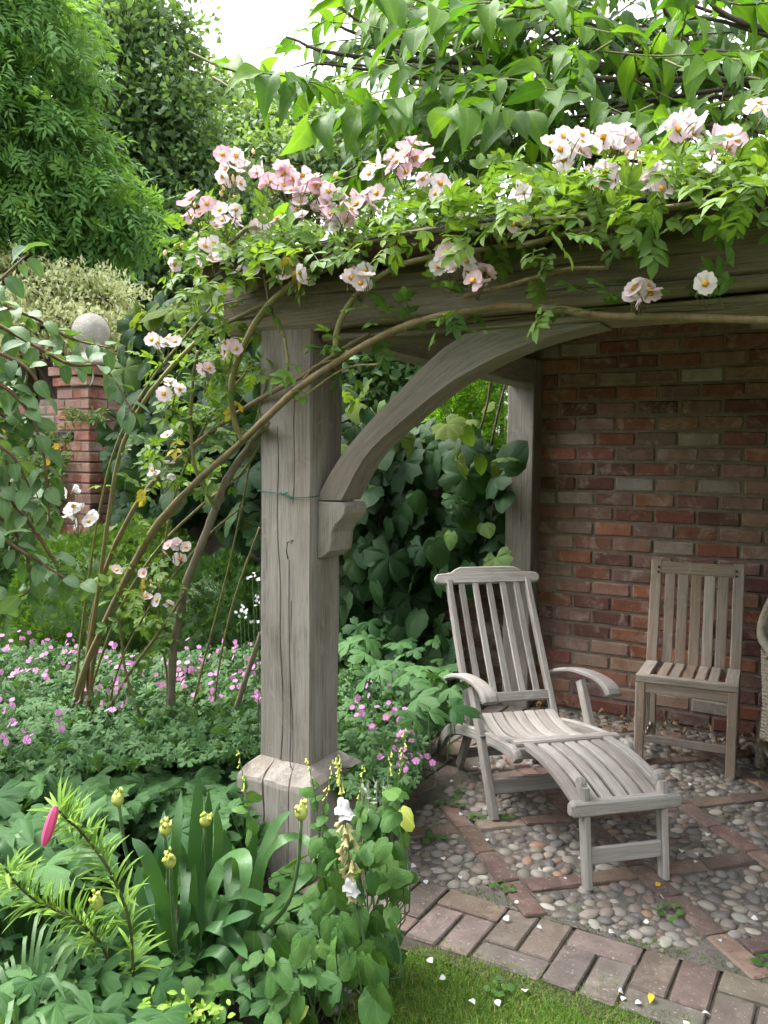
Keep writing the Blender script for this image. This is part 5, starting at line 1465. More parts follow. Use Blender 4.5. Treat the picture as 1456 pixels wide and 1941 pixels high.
CN['U'] = cane([(200, 1430), (215, 1300), (260, 1190), (330, 1090), (400, 1010), (460, 960)], 0.006, 0.004, CANE_B, 0.1)
merged('thorns', thorns, [CANE_T], rs, kind='stuff')

T_RL = [rose_leaf(s, 2 if s % 3 else 3, 4) for s in range(5)]
rlm = [template_mesh('rose_leaf', T, [LM['rose']]) for T in T_RL]
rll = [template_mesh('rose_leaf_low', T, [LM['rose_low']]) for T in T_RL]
def rose_leaves(poly, n, jit, dz=0.0):
    pts = poly_points(poly, n)
    P = np.array([at_depth(a, b, rd(a, b) + random.gauss(dz, jit)) for a, b in pts])
    D = unit(rvec(n, .8) + CR * 0.0 + TOCAM * 0.45 + np.array([0, 0, -0.15])); Nn = unit(np.array([0, 0, 1.0]) + TOCAM * 0.35 + rvec(n, .35))
    return P, D, Nn, rng.uniform(.095, .15, n)
R1 = [(345, 430), (420, 400), (520, 420), (640, 420), (760, 370), (900, 350), (1000, 345), (1100, 330), (1220, 330), (1320, 290), (1470, 270), (1470, 400), (1380, 405), (1280, 395), (1180, 420), (1060, 440), (940, 460), (830, 445), (700, 490), (600, 510), (520, 525), (440, 545), (380, 560), (345, 500)]
R1b = [(380, 440), (640, 430), (900, 370), (1100, 350), (1456, 300), (1456, 400), (1180, 440), (940, 460), (700, 470), (500, 530)]
R2 = [(350, 560), (500, 560), (500, 700), (430, 760), (390, 830), (330, 770), (290, 690)]
R3 = [(330, 760), (470, 740), (450, 850), (400, 960), (330, 930), (260, 960), (270, 860)]
R4 = [(250, 1030), (330, 1060), (370, 1130), (330, 1230), (230, 1240), (210, 1150)]
sets = [(R1, 120, .14, 0, 0), (R2, 28, .12, .12, 0), (R3, 24, .12, .12, 1), (R4, 16, .1, .05, 1)]
spots = [([(560, 650), (660, 640), (690, 690), (560, 740), (510, 720)], 12), ([(690, 570), (790, 560), (800, 620), (700, 640)], 9), ([(830, 530), (900, 540), (890, 640), (840, 620)], 9), ([(1030, 540), (1090, 540), (1090, 590), (1030, 590)], 3), ([(1130, 520), (1180, 530), (1180, 600), (1130, 600)], 6), ([(1300, 540), (1400, 540), (1390, 590), (1300, 590)], 5), ([(1120, 420), (1280, 400), (1290, 480), (1150, 480)], 8), ([(960, 430), (1060, 440), (1060, 520), (950, 510)], 9), ([(1300, 380), (1456, 380), (1456, 430), (1320, 430)], 7), ([(330, 470), (430, 470), (430, 600), (350, 600)], 10)]
tot = 0
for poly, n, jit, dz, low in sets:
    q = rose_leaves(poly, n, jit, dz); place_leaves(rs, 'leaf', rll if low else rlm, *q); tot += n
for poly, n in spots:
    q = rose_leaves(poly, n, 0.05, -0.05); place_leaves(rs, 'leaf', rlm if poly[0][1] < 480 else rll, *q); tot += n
mass = [rose_leaves([(1456, 290), (1700, 230), (2000, 170), (2000, 400), (1700, 410), (1456, 410)], 330, .2, .1), rose_leaves(R1, 340, .2, 0.1), rose_leaves(R1b, 420, .25, 0.15), rose_leaves(R2, 60, .15, .2), rose_leaves([(250, 780), (330, 700), (330, 900), (250, 1010), (190, 1100), (200, 960)], 16, .12, .15), rose_leaves(R3, 38, .15, .22), rose_leaves(R4, 24, .1, .1)]
merged('foliage', sum([leaf_parts(T_RL, *q) for q in mass], []), [LM['rose']], rs, kind='stuff')
# flowers
T_RF = [rose_flower(0, .3), rose_flower(1, .7), rose_flower(2, 1.1), rose_flower(3, 1.6), rose_flower(4, 2.3), rose_flower(5, .5, (0, 1, 2, 4)), rose_flower(6, .2, (0, 2, 3)), rose_flower(7, .9)]
rfm = [template_mesh('rose_flower', T, [PETAL, STAMEN]) for T in T_RF]
FL = [(435, 300, 3, 22, .7), (440, 330, 5, 30, .3), (375, 395, 6, 35, .7), (430, 412, 5, 34, .35), (520, 335, 6, 38, .8), (560, 350, 9, 45, .8), (600, 385, 9, 45, .6), (640, 410, 6, 32, .5), (585, 345, 4, 30, .8), (505, 425, 4, 25, .4), (700, 378, 5, 30, .6), (402, 480, 5, 24, .45), (545, 512, 4, 24, .1), (465, 510, 2, 14, .1), (330, 500, 1, 8, .5), (790, 290, 5, 32, .8), (765, 315, 5, 28, .9), (800, 338, 1, 8, .6), (712, 322, 3, 20, .1), (735, 300, 2, 14, .1), (835, 360, 3, 24, .2), (988, 368, 2, 12, .1), (980, 425, 2, 12, .1), (685, 528, 5, 26, .35), (855, 498, 5, 28, .2), (905, 525, 4, 25, .5), (1075, 275, 9, 38, .35), (1168, 262, 7, 34, .55), (1135, 335, 7, 34, .3), (1240, 345, 5, 36, .15), (1295, 240, 7, 38, .35), (1375, 270, 4, 32, .8), (1440, 205, 3, 18, .2), (1212, 552, 5, 26, .5), (1335, 537, 1, 5, .1), (310, 648, 4, 24, .65), (432, 662, 4, 22, .7), (325, 735, 3, 24, .35), (310, 893, 4, 26, .15), (335, 1045, 5, 24, .3), (148, 975, 6, 28, .1), (133, 932, 2, 8, .05), (220, 1082, 1, 6, .2), (273, 1087, 1, 5, .9), (277, 1133, 1, 5, .9), (410, 607, 1, 6, .15), (583, 530, 1, 6, .3), (318, 825, 1, 8, .1), (388, 700, 2, 10, .6), (310, 1140, 2, 16, .1), (880, 415, 2, 14, .1), (1350, 330, 1, 8, .2), (650, 395, 3, 22, .5)]
stalks = []
for (x, y, n, sp, pk) in FL:
    n = round(n * 1.35) if n >= 4 else n
    hub = None
    for j in range(n):
        a = 2 * math.pi * j / max(1, n) + random.uniform(-.5, .5); q = sp * (0.35 + 0.55 * random.random()) if n > 1 else 0
        X, Y = x + q * math.cos(a) * 1.1, y + q * math.sin(a) * 0.8
        d = rd(X, Y) - 0.10 + random.uniform(-.06, .06) - (0.05 if y < 600 else 0)
        p = at_depth(X, Y, d)
        if hub is None: hub = at_depth(x, y + 45, rd(x, y) + 0.0)
        nn = unit(TOCAM * 0.75 + np.array([0, 0, 0.55]) + CR * 0.35 * math.cos(a) - CU * 0.2 * math.sin(a) + rvec(1, .42)[0])
        R = frames(unit(rvec(1)), nn[None])[0]
        obj('flower', rfm[random.choice((0, 1, 1, 2, 2, 3, 4, 5, 6, 7))], rs, loc=p, mat3=R * random.uniform(.048, .066), world=True, color=(min(1, max(0, random.gauss(pk * 0.9, .25))), 0, 0))
        stalks.append(tube_arrays(smooth_path([p - nn * 0.003, p - nn * 0.03 + np.array([0, 0, -.015]), hub], 5), 0.0016, 4, False))
bdm_ = new_mesh('rose_bud', *((lambda T: (T[0], T[1]))(tube_arrays([(0, 0, 0), (0, .3, 0), (0, .65, 0), (0, 1, 0)], [.15, .32, .26, .04], 6))), [PETAL])
for (x, y, n) in ((285, 1108, 5), (430, 355, 6), (450, 300, 4), (395, 385, 5), (1340, 545, 3), (600, 350, 5), (1000, 350, 4), (860, 480, 4), (330, 480, 3), (1190, 300, 4), (575, 430, 3)):
    for _ in range(n):
        p = at_depth(x + random.gauss(0, 16), y + random.gauss(0, 12), rd(x, y) - .1)
        obj('bud', bdm_, rs, loc=p, mat3=frames(unit(np.array([[0, 0, 1.0]]) + rvec(1, .5)), TOCAM[None])[0] * random.uniform(.016, .024), world=True, color=(1, 0, 0))
        stalks.append(tube_arrays([p, at_depth(x, y + 40, rd(x, y))], 0.0013, 4, False))
merged('flower_stalks', stalks, [TWIG], rs, kind='stuff')
# ================================================================== shrub reaching in from the left
hb = empty('honeysuckle_shrub', (-3.6, 1.4, -0.03), 0, 'bluish-green oval-leaved shrub reaching in at the left edge', 'shrub')
T_HO = [blade(6, rnd_ovate, 0.12, 0.15 + 0.1 * s, 0.02, 0.04, s) for s in range(4)]
hm = [template_mesh('shrub_leaf', T, [LM['honey']]) for T in T_HO]
HS = [[(-90, 570), (40, 640), (130, 690), (200, 700), (262, 800)], [(-80, 690), (30, 750), (80, 850), (95, 1000)], [(-60, 880), (40, 970), (120, 1085), (180, 1110)], [(-60, 980), (50, 1050), (130, 1100)], [(-90, 620), (-10, 540), (55, 480)], [(-70, 640), (40, 690), (75, 740), (60, 800)], [(-60, 820), (20, 860), (60, 930)], [(-60, 560), (60, 600), (130, 640), (210, 660)], [(-60, 940), (30, 1010), (60, 1110), (10, 1140)], [(-80, 740), (10, 790), (70, 830)], [(-80, 900), (0, 920), (70, 950)], [(-60, 760), (0, 820), (30, 1020)]]
tp = []; P, D, Nn = [], [], []
hroot = np.array(hb.location)
for si, s in enumerate(HS):
    dd = random.uniform(2.85, 3.25)
    Q = smooth_path([at_depth(a, b, dd + 0.1 * i / len(s)) for i, (a, b) in enumerate(s)], 26)
    st_ = np.vstack([smooth_path([hroot, (hroot + Q[0]) / 2 + np.array([0, 0, .35]), Q[0]], 8)[:-1], Q])
    tp.append(tube_arrays(st_, np.linspace(0.011, 0.003, len(st_)), 6))
    L_ = np.concatenate([[0], np.cumsum(np.linalg.norm(np.diff(Q, axis=0), axis=1))])
    k = 0
    for l in np.arange(0.05, L_[-1] + 0.01, 0.052):
        i = min(len(Q) - 2, int(np.searchsorted(L_, l)) - 1 if l > 0 else 0); i = max(0, i)
        t_ = unit(Q[i + 1] - Q[i]); sd = unit(np.cross(t_, rvec(1)[0] * .4 + (np.array([0, 0, 1.0]) if k % 2 else TOCAM)))
        for s_ in (-1, 1):
            P.append(Q[i] + sd * s_ * .012); D.append(unit(sd * s_ * 0.9 + t_ * 0.45 + np.array([0, 0, -.35]) + rvec(1, .25)[0])); Nn.append(unit(np.array([0, 0, .9]) + TOCAM * .55 + rvec(1, .4)[0]))
        k += 1
P, D, Nn = map(np.array, (P, D, Nn)); S_ = rng.uniform(.062, .098, len(P))
k = min(300, len(P)); sel = rng.permutation(len(P))
place_leaves(hb, 'leaf', hm, P[sel[:k]], D[sel[:k]], Nn[sel[:k]], S_[sel[:k]])
xp = np.concatenate([t_[0][12:36] for t_ in tp]); xp = np.repeat(xp, 2, 0) + rng.normal(0, .05, (len(xp) * 2, 3))
pxl = 728 + FPX * ((xp - CAM) @ CR) / np.maximum(.1, (xp - CAM) @ FW); xp = xp[pxl < -60]
more = leaf_parts(T_HO, xp, unit(rvec(len(xp)) + np.array([0, 0, -.4])), unit(np.array([0, -.4, .9]) + rvec(len(xp), .4)), rng.uniform(.06, .095, len(xp)))
if len(P) > k: more += leaf_parts(T_HO, P[sel[k:]], D[sel[k:]], Nn[sel[k:]], S_[sel[k:]])
merged('foliage', more, [LM['honey']], hb, kind='stuff')
merged('stem', tp, [REDSTEM], hb)

# ================================================================== cranesbill in flower
T_GF = mini_flower(5); gfm = template_mesh('geranium_flower', T_GF, [GPETAL])
T_GL = [radial(lobed_outline(5, 0.5, 2, s, 4.6), 0.15, s, (0, 0.05), 0.06) for s in range(3)]
def cranesbill(label, region, nleaf, nfl, h0, h1, fl_pts=None):
    c = np.mean(np.array([at_z(a, b, 0.2) for a, b in region]), 0); root = empty('cranesbill', (c[0], c[1], -0.03), 0, label, 'flower', 'pink cranesbills in the bed')
    hz = rng.uniform(0.1, 1, nleaf) ** 0.6 * (h0 + (h1 - h0) * rng.random(nleaf))
    P = np.array([at_z(a, b, z_) for (a, b), z_ in zip(poly_points(region, nleaf), hz)])
    merged('foliage', leaf_parts(T_GL, P, unit(rvec(nleaf) + np.array([0.1, -.4, 0])), unit(np.array([0.15, -.55, 1.0]) + rvec(nleaf, .35)), rng.uniform(.026, .048, nleaf)), [LM['geran']], root)
    hz = rng.uniform(0.9, 1.2, nfl) * (h0 + (h1 - h0) * rng.random(nfl)); st_ = []
    fp = [(a + random.gauss(0, 13), b + random.gauss(0, 9)) for a, b in poly_points(fl_pts, nfl // 3 + 1) for _ in range(3)][:nfl]
    P = np.array([at_z(a, b, z_) for (a, b), z_ in zip(fp, hz)])
    R = frames(unit(rvec(nfl)), unit(np.array([0.2, -.75, .75]) + rvec(nfl, .4)))
    for i in range(nfl):
        obj('flower', gfm, root, loc=P[i], mat3=R[i] * random.uniform(.024, .034), world=True)
        st_.append(tube_arrays(smooth_path([P[i], P[i] + np.array([random.uniform(-.02, .02), random.uniform(-.02, .02), -.08]), np.array([P[i][0] * .35 + c[0] * .65, P[i][1] * .35 + c[1] * .65, 0.0])], 5), 0.0014, 4, False))
    merged('stem', st_, [STEM], root, kind='stuff')
cranesbill('wide drift of pink cranesbill behind the rose canes', [(-60, 1235), (100, 1215), (300, 1245), (490, 1215), (500, 1430), (-60, 1470)], 7500, 285, 0.32, 0.42, [(-20, 1215), (100, 1195), (300, 1245), (490, 1205), (492, 1330), (300, 1320), (150, 1370), (-20, 1420)])
cranesbill('smaller clump of pink cranesbill between oak post and deck chair', [(640, 1270), (700, 1280), (760, 1330), (800, 1400), (790, 1480), (740, 1520), (640, 1500)], 1500, 66, 0.28, 0.40, [(645, 1240), (700, 1270), (760, 1310), (800, 1390), (795, 1460), (740, 1460), (650, 1400)])

# ================================================================== leafy bed plants
T_AN = [radial(lobed_outline(3, 0.55, 4, s, 3.7), 0.18, s, (0, 0.05), 0.05) for s in range(4)] + [radial(lobed_outline(5, 0.42, 3, s, 4.2), 0.18, s, (0, 0.05), 0.05) for s in range(2)]
anm = [template_mesh('anemone_leaf', T, [LM['anemone']]) for T in T_AN]
def anemone(label, region, n, h0, h1, s0=.08, s1=.14, mats=None, extra=0):
    c = np.mean(np.array([at_z(a, b, 0.2) for a, b in region]), 0); root = empty('japanese_anemone', (c[0], c[1], -0.03), 0, label, 'plant', 'lobed-leaf bed plants')
    st_ = []
    for kk, nn_ in ((0, n), (1, extra)):
        if not nn_: continue
        hz = (h0 + (h1 - h0) * rng.random(nn_)) * (1 if kk == 0 else rng.uniform(.4, .9, nn_))
        P = np.array([at_z(a, b, z_) for (a, b), z_ in zip(poly_points(region, nn_), hz)])
        D = unit(rvec(nn_, .7) * np.array([1, 1, .2]) + np.array([0.2, -.5, -.25])); Nn = unit(np.array([0.12, -.45, 1.0]) + rvec(nn_, .28))
        S_ = rng.uniform(s0, s1, nn_)
        if kk == 0:
            place_leaves(root, 'leaf', mats or anm, P, D, Nn, S_)
            for i in range(nn_): st_.append(tube_arrays(smooth_path([P[i], P[i] * np.array([1, 1, .5]) + np.array([random.uniform(-.03, .03), .03, 0]), (P[i][0] * .7 + c[0] * .3, P[i][1] * .7 + c[1] * .3, -.02)], 5), 0.0022, 4, False))
        else: merged('foliage', leaf_parts(T_AN, P, D, Nn, S_ * .9), [LM['anemone']], root, kind='stuff')
    merged('stem', st_, [STEM], root, kind='stuff')
anemone('lobed-leaf plants filling the bed at the left edge', [(-40, 1430), (220, 1425), (230, 1540), (150, 1650), (-40, 1700)], 95, 0.24, 0.36, .08, .135, None, 160)
anemone('lobed-leaf plants between agapanthus and rose canes', [(220, 1430), (480, 1420), (470, 1560), (400, 1600), (250, 1560)], 95, 0.16, 0.30, .06, .11, None, 170)
anemone('lobed-leaf plants under the lily in the lower left corner', [(-40, 1690), (160, 1640), (300, 1720), (320, 1945), (-40, 1945)], 75, 0.10, 0.24, .06, .10, None, 140)
anemone('lobed-leaf plants in front of the post plinth', [(480, 1700), (600, 1690), (730, 1720), (740, 1800), (620, 1880), (480, 1930)], 42, 0.06, 0.16, .045, .08, None, 60)
anemone('lobed-leaf plants by the vine behind the deck chair', [(645, 1180), (800, 1170), (850, 1240), (860, 1340), (800, 1390), (760, 1330), (650, 1260)], 50, 0.25, 0.5, .08, .13, None, 90)
# low cover so that no bare soil glares between the plants
gc = empty('ground_cover', (-2.4, 2.4, -0.03)); tag(gc, None, None, None, 'stuff')
reg = [(-5.2, 4.3), (-5.2, 2.3), (-2.6, 0.9), (-1.5, 0.95), (-1.3, 1.5), (-1.28, 1.85), (-1.22, 2.05), (-1.40, 2.2), (-1.6, 2.25), (-1.98, 2.3), (-1.98, 4.6)]
n = 6500; pts = np.array(poly_points(reg, n)); P = np.column_stack([pts, rng.uniform(0.0, 0.17, n)])
cov = merged('ground_cover_leaves', leaf_parts([tiny(.7, .1), radial(heart_outline(1, .03, 1, 9), .2, 1, (0, .12), .03)], P, unit(rvec(n) * np.array([1, 1, .3])), unit(np.array([0, -.2, 1.0]) + rvec(n, .4)), rng.uniform(.035, .075, n)), [LM['cover']], None, world=False)
bpy.data.objects.remove(gc)
tag(cov, 'low dark green leaves covering the soil of the bed', 'ground cover', None, 'stuff'); cov.name = 'ground_cover'

# ================================================================== agapanthus
def ribbon(pts, w_, rows=14, nrm=None, fold=0.18, prof=strapw):
    Q = smooth_path(pts, rows); T = unit(np.gradient(Q, axis=0)); V = []
    ts = np.linspace(0, 1, rows)
    for i in range(rows):
        h_ = np.array([0, 0, 1.0]) + TOCAM * 0.7 if nrm is None else np.asarray(nrm, float)
        x_ = unit(np.cross(T[i], h_)); z_ = np.cross(x_, T[i]); ww = w_ * prof(ts[i]) / 0.078 / 2
        V += [Q[i] - x_ * ww + z_ * fold * ww, Q[i], Q[i] + x_ * ww + z_ * fold * ww]
    F = []
    for i in range(rows - 1):
        for j in (0, 1):
            a = i * 3 + j; F += [(a, a + 1, a + 4), (a, a + 4, a + 3)]
    return np.array(V), np.array(F), np.zeros(len(F), int), np.zeros(len(V)), np.repeat(ts, 3)
def ribbon_obj(name, parent, pts, w_, mat, **kw):
    V, F, M, t_, u = ribbon(pts, w_, **kw)
    return obj(name, new_mesh(name, V, F, [mat], M, {'along': u}), parent, world=True)
ab = at_depth(345, 1800, 2.32)
ag = empty('agapanthus', (ab[0], ab[1], -0.02), 0, 'clump of glossy strap-leaved agapanthus with opening yellow-green buds', 'plant')
AL = [[(475, 1760), (492, 1650), (520, 1570), (553, 1537)], [(470, 1740), (500, 1640), (535, 1592), (575, 1590), (602, 1622)], [(386, 1760), (400, 1690), (425, 1635), (452, 1618), (466, 1640), (462, 1703)], [(375, 1800), (400, 1770), (440, 1742), (481, 1731)], [(385, 1770), (412, 1758), (443, 1781), (469, 1818)], [(365, 1830), (390, 1808), (420, 1806), (450, 1850), (476, 1895)], [(360, 1850), (385, 1855), (415, 1890), (450, 1945)], [(420, 1720), (450, 1698), (480, 1698), (506, 1718)], [(375, 1800), (385, 1700), (394, 1600), (396, 1498)], [(350, 1800), (362, 1700), (372, 1580), (378, 1468)], [(325, 1800), (328, 1700), (334, 1600), (343, 1500)], [(310, 1800), (306, 1700), (308, 1620), (311, 1536)], [(365, 1800), (366, 1740), (369, 1690), (370, 1635)], [(325, 1840), (318, 1760), (300, 1680), (275, 1620), (250, 1588)], [(322, 1850), (295, 1838), (255, 1842), (221, 1873)], [(330, 1860), (305, 1868), (280, 1890), (252, 1945)], [(490, 1750), (520, 1720), (560, 1680), (597, 1650)], [(440, 1760), (440, 1700), (432, 1640), (425, 1570)], [(455, 1750), (470, 1680), (478, 1600), (470, 1540)], [(400, 1780), (430, 1720), (450, 1660), (440, 1600)], [(340, 1800), (352, 1720), (350, 1640), (330, 1580)], [(315, 1820), (285, 1760), (265, 1700), (262, 1640)], [(400, 1790), (425, 1830), (430, 1880), (420, 1930)], [(300, 1830), (280, 1760), (290, 1660), (300, 1600)], [(470, 1770), (500, 1780), (520, 1820), (520, 1880)], [(395, 1770), (405, 1680), (415, 1600), (410, 1530)]]
for i, lf in enumerate(AL):
    n = len(lf); last = lf[-1][1]
    out = 0.22 if last > 1700 else (0.10 if last > 1580 else -0.02)
    pts = [at_depth(a, b, 2.32 - out * (j / (n - 1)) + random.uniform(-.06, .06) * (j > 0)) for j, (a, b) in enumerate(lf)]
    b0 = np.array([ab[0] + random.uniform(-.05, .05) + (pts[0][0] - ab[0]) * 0.6, ab[1] + random.uniform(-.05, .05), 0.0])
    pts = [b0] + [p for p in pts if p[2] > 0.015]
    ribbon_obj('leaf', ag, pts, random.uniform(.030, .042), LM['strap'], rows=16)
def bud(parent, top, tilt, r=0.017, ln=0.042):
    d = unit(np.array(tilt)); R = frames(np.array([d]), np.array([[0.3, -1, 0.2]]))[0]
    prof = [(0.0, 0.0), (0.55, 0.1), (0.95, 0.33), (1.0, 0.52), (0.72, 0.8), (0.25, 1.0)]; V, F = [], []
    for rr, yy in prof:
        for j in range(9):
            a = 2 * math.pi * j / 9; V.append((rr * r * math.cos(a), yy * ln, rr * r * math.sin(a)))
    for i in range(5):
        for j in range(9):
            k = (j + 1) % 9; F += [(i * 9 + j, i * 9 + k, (i + 1) * 9 + k), (i * 9 + j, (i + 1) * 9 + k, (i + 1) * 9 + j)]
    o = obj('bud', new_mesh('bud', V, np.array(F)[:, ::-1], [BUDG]), parent, loc=top, mat3=R, world=True)
    V, F = [], []
    b = 0
    for q in range(11):
        c_ = np.array([random.uniform(-.012, .016), ln * random.uniform(.65, 1.2), random.uniform(-.010, .016)]); s_ = random.uniform(.004, .006)
        oc = [(1, 0, 0), (-1, 0, 0), (0, 1.7, 0), (0, -1.7, 0), (0, 0, 1), (0, 0, -1)]
        V += [c_ + s_ * np.array(v_) for v_ in oc]
        F += [tuple(b + k for k in f_) for f_ in ((0, 2, 4), (2, 1, 4), (1, 3, 4), (3, 0, 4), (2, 0, 5), (1, 2, 5), (3, 1, 5), (0, 3, 5))]; b += 6
    sub = obj('florets', new_mesh('florets', V, np.array(F), [BUDY]), o)
for (pt, tilt, d_) in (([(330, 1800), (275, 1720), (240, 1620), (226, 1530)], (-.3, 0, 1), 2.3), ([(325, 1800), (320, 1720), (318, 1640), (312, 1585)], (.25, 0, 1), 2.22), ([(335, 1820), (330, 1760), (326, 1700), (324, 1645)], (.0, -.2, 1), 2.12), ([(390, 1800), (395, 1720), (392, 1640), (388, 1568)], (.2, 0, 1), 2.32), ([(160, 1880), (172, 1820), (182, 1770), (185, 1728)], (-.1, 0, 1), 2.05), ([(500, 1765), (545, 1715), (565, 1640), (571, 1556)], (0.02, 0, 1), 2.12)):
    Q = [at_depth(a, b, d_ + 0.05 * (3 - i)) for i, (a, b) in enumerate(pt)]
    tube('flower_stem', smooth_path(Q, 12), np.linspace(.006, .0045, 12), STEM, ag, 6)
    bud(ag, Q[-1], tilt)
# ================================================================== lily
ly = empty('lily', (*(at_depth(235, 1880, 2.05)[:2]), -0.02), 0, 'yellow-green narrow-leaved lily with one long pink bud', 'plant')
T_LL = [blade(6, lambda t: lance(t) * 0.68, 0.25, 0.02 + 0.14 * s, 0.04, 0.0, s) for s in range(3)]
lm_ = [template_mesh('lily_leaf', T, [LM['lily']]) for T in T_LL]
LS = [[(256, 1900), (252, 1841), (245, 1746), (213, 1660), (179, 1608), (150, 1573), (127, 1553), (107, 1532)], [(228, 1905), (199, 1804), (173, 1769), (144, 1743), (95, 1720), (58, 1700), (26, 1668), (9, 1645)]]
P, D, Nn = [], [], []
for s in LS:
    Q = smooth_path([at_depth(a, b, 2.08 - 0.02 * i) for i, (a, b) in enumerate(s)], 60)
    tube('stem', Q, np.linspace(.0042, .0028, 60), STEMD, ly, 6)
    for i in range(8, 58):
        for _ in range(3):
            t_ = unit(Q[min(59, i + 1)] - Q[i - 1]); sd = unit(np.cross(t_, rvec(1)[0]))
            P.append(Q[i]); D.append(unit(sd + t_ * 0.45 + np.array([0, 0, .25]) + rvec(1, .15)[0])); Nn.append(unit(t_ + np.array([0, 0, .6]) + TOCAM * .3))
P, D, Nn = map(np.array, (P, D, Nn))
place_leaves(ly, 'leaf', lm_, P, D, Nn, rng.uniform(.05, .10, len(P)))
tp_, bt_ = at_depth(106, 1528, 1.9), at_depth(83, 1604, 1.88)
V, F = [], []
Q = np.linspace(tp_, bt_, 9); V, F, M, t_, u_ = tube_arrays(Q, [0.005, 0.009, 0.0108, 0.0118, 0.0122, 0.012, 0.011, 0.0085, 0.004], 6)
obj('bud', new_mesh('bud', V, F, [LILYBUD], None, None, False), ly, world=True)
# ================================================================== bellflower by the plinth
T_HE = [radial(heart_outline(0.9, 0.03, s, 17, 0.35), 0.18, s, (0, 0.15), 0.03) for s in range(4)]
hem = [template_mesh('heart_leaf', T, [LM['heart']]) for T in T_HE]
bf = empty('bellflower', (*(at_depth(690, 1800, 2.2)[:2]), -0.02), 0, 'heart-leaved bellflower with fading white bells beside the oak plinth', 'plant')
HA = [(600, 1590), (640, 1560), (690, 1520), (745, 1490), (768, 1560), (755, 1690), (730, 1790), (640, 1730), (600, 1680)]
HB = [(500, 1730), (600, 1720), (700, 1720), (750, 1740), (730, 1840), (690, 1880), (620, 1810), (630, 1880), (590, 1935), (490, 1920)]
def px_leaves(poly, n, d0, d1, s0, s1):
    P = np.array([at_depth(a, b, random.uniform(d0, d1)) for a, b in poly_points(poly, n)]); P[:, 2] = np.maximum(P[:, 2], 0.03)
    return P, unit(rvec(n, .5) + np.array([0.1, -.35, -.75])), unit(np.array([0.15, -.7, .85]) + rvec(n, .35)), rng.uniform(s0, s1, n)
q = px_leaves(HA, 95, 2.12, 2.4, .036, .062); place_leaves(bf, 'leaf', hem, *q); allP = [q[0]]
q = px_leaves(HB, 52, 2.0, 2.2, .036, .064); place_leaves(bf, 'leaf', hem, *q); allP.append(q[0])
q = px_leaves([(690, 1835), (720, 1800), (728, 1850), (705, 1880)], 2, 2.02, 2.05, .085, .1); place_leaves(bf, 'leaf', hem, *q)
st_ = []
for p in np.concatenate(allP)[::2]: st_.append(tube_arrays(smooth_path([p, p * np.array([1, 1, .5]) + np.array([0, .04, 0]), np.array([p[0], p[1], 0]) * .35 + .65 * np.array([*at_z(640 + random.uniform(-60, 40), 1770, 0)[:2], 0]) - np.array([0, 0, .02])], 5), 0.002, 4, False))
# flowering stalks
def bell(T_n=5, seed=0):
    prof = [(0.10, 0.0), (0.22, 0.08), (0.30, 0.3), (0.32, 0.6), (0.42, 0.85), (0.60, 1.0)]; V, F = [], []
    for i, (r_, y_) in enumerate(prof):
        for j in range(10):
            a = 2 * math.pi * j / 10; k = 1 + (0.22 if (i == 5 and j % 2 == 0) else 0); V.append((r_ * k * math.cos(a), y_ + (0.16 if (i == 5 and j % 2 == 0) else 0), r_ * k * math.sin(a)))
    for i in range(5):
        for j in range(10):
            k = (j + 1) % 10; F += [(i * 10 + j, i * 10 + k, (i + 1) * 10 + k), (i * 10 + j, (i + 1) * 10 + k, (i + 1) * 10 + j)]
    return np.array(V), np.array(F), np.zeros(len(F), int), np.zeros(len(V))
blm = template_mesh('bell', bell(), [WPETAL]); wtm = template_mesh('calyx', (bell()[0] * np.array([.55, .9, .55]), *bell()[1:]), [WITHER])
bdm = template_mesh('bell_bud', (bell()[0] * np.array([.4, .8, .4]), *bell()[1:]), [BUDY])
stk = [at_depth(a, b, 2.12) for a, b in ((700, 1830), (685, 1760), (668, 1703), (664, 1645), (656, 1580), (650, 1520), (645, 1470), (641, 1430))]
Q = smooth_path(stk, 60); tube('stalk', Q, np.linspace(.0035, .0015, 60), STEM, bf, 5)
def hang(me_, p, s_, spread=.5):
    R = frames(np.array([unit(np.array([random.uniform(-spread, spread), random.uniform(-spread, .2), -1]))]), np.array([[0, -1, 0.2]]))[0]
    obj('bell' if me_ is blm else ('calyx' if me_ is wtm else 'bud'), me_, bf, loc=p, mat3=R * s_, world=True)
for i in range(60):
    y_ = 970.5 - FPX * ((Q[i] - CAM) @ CU) / ((Q[i] - CAM) @ FW)
    if 1560 < y_ < 1690:
        for _ in range(2): hang(wtm, Q[i] + rvec(1, .006)[0], random.uniform(.020, .028), .9)
    elif y_ < 1500: hang(bdm, Q[i] + rvec(1, .003)[0], random.uniform(.014, .02), .6)
for (a, b, s_) in ((646, 1512, .032), (656, 1516, .030), (651, 1522, .034), (660, 1665, .026), (670, 1672, .028)): hang(blm, at_depth(a, b, 2.10), s_, .25)
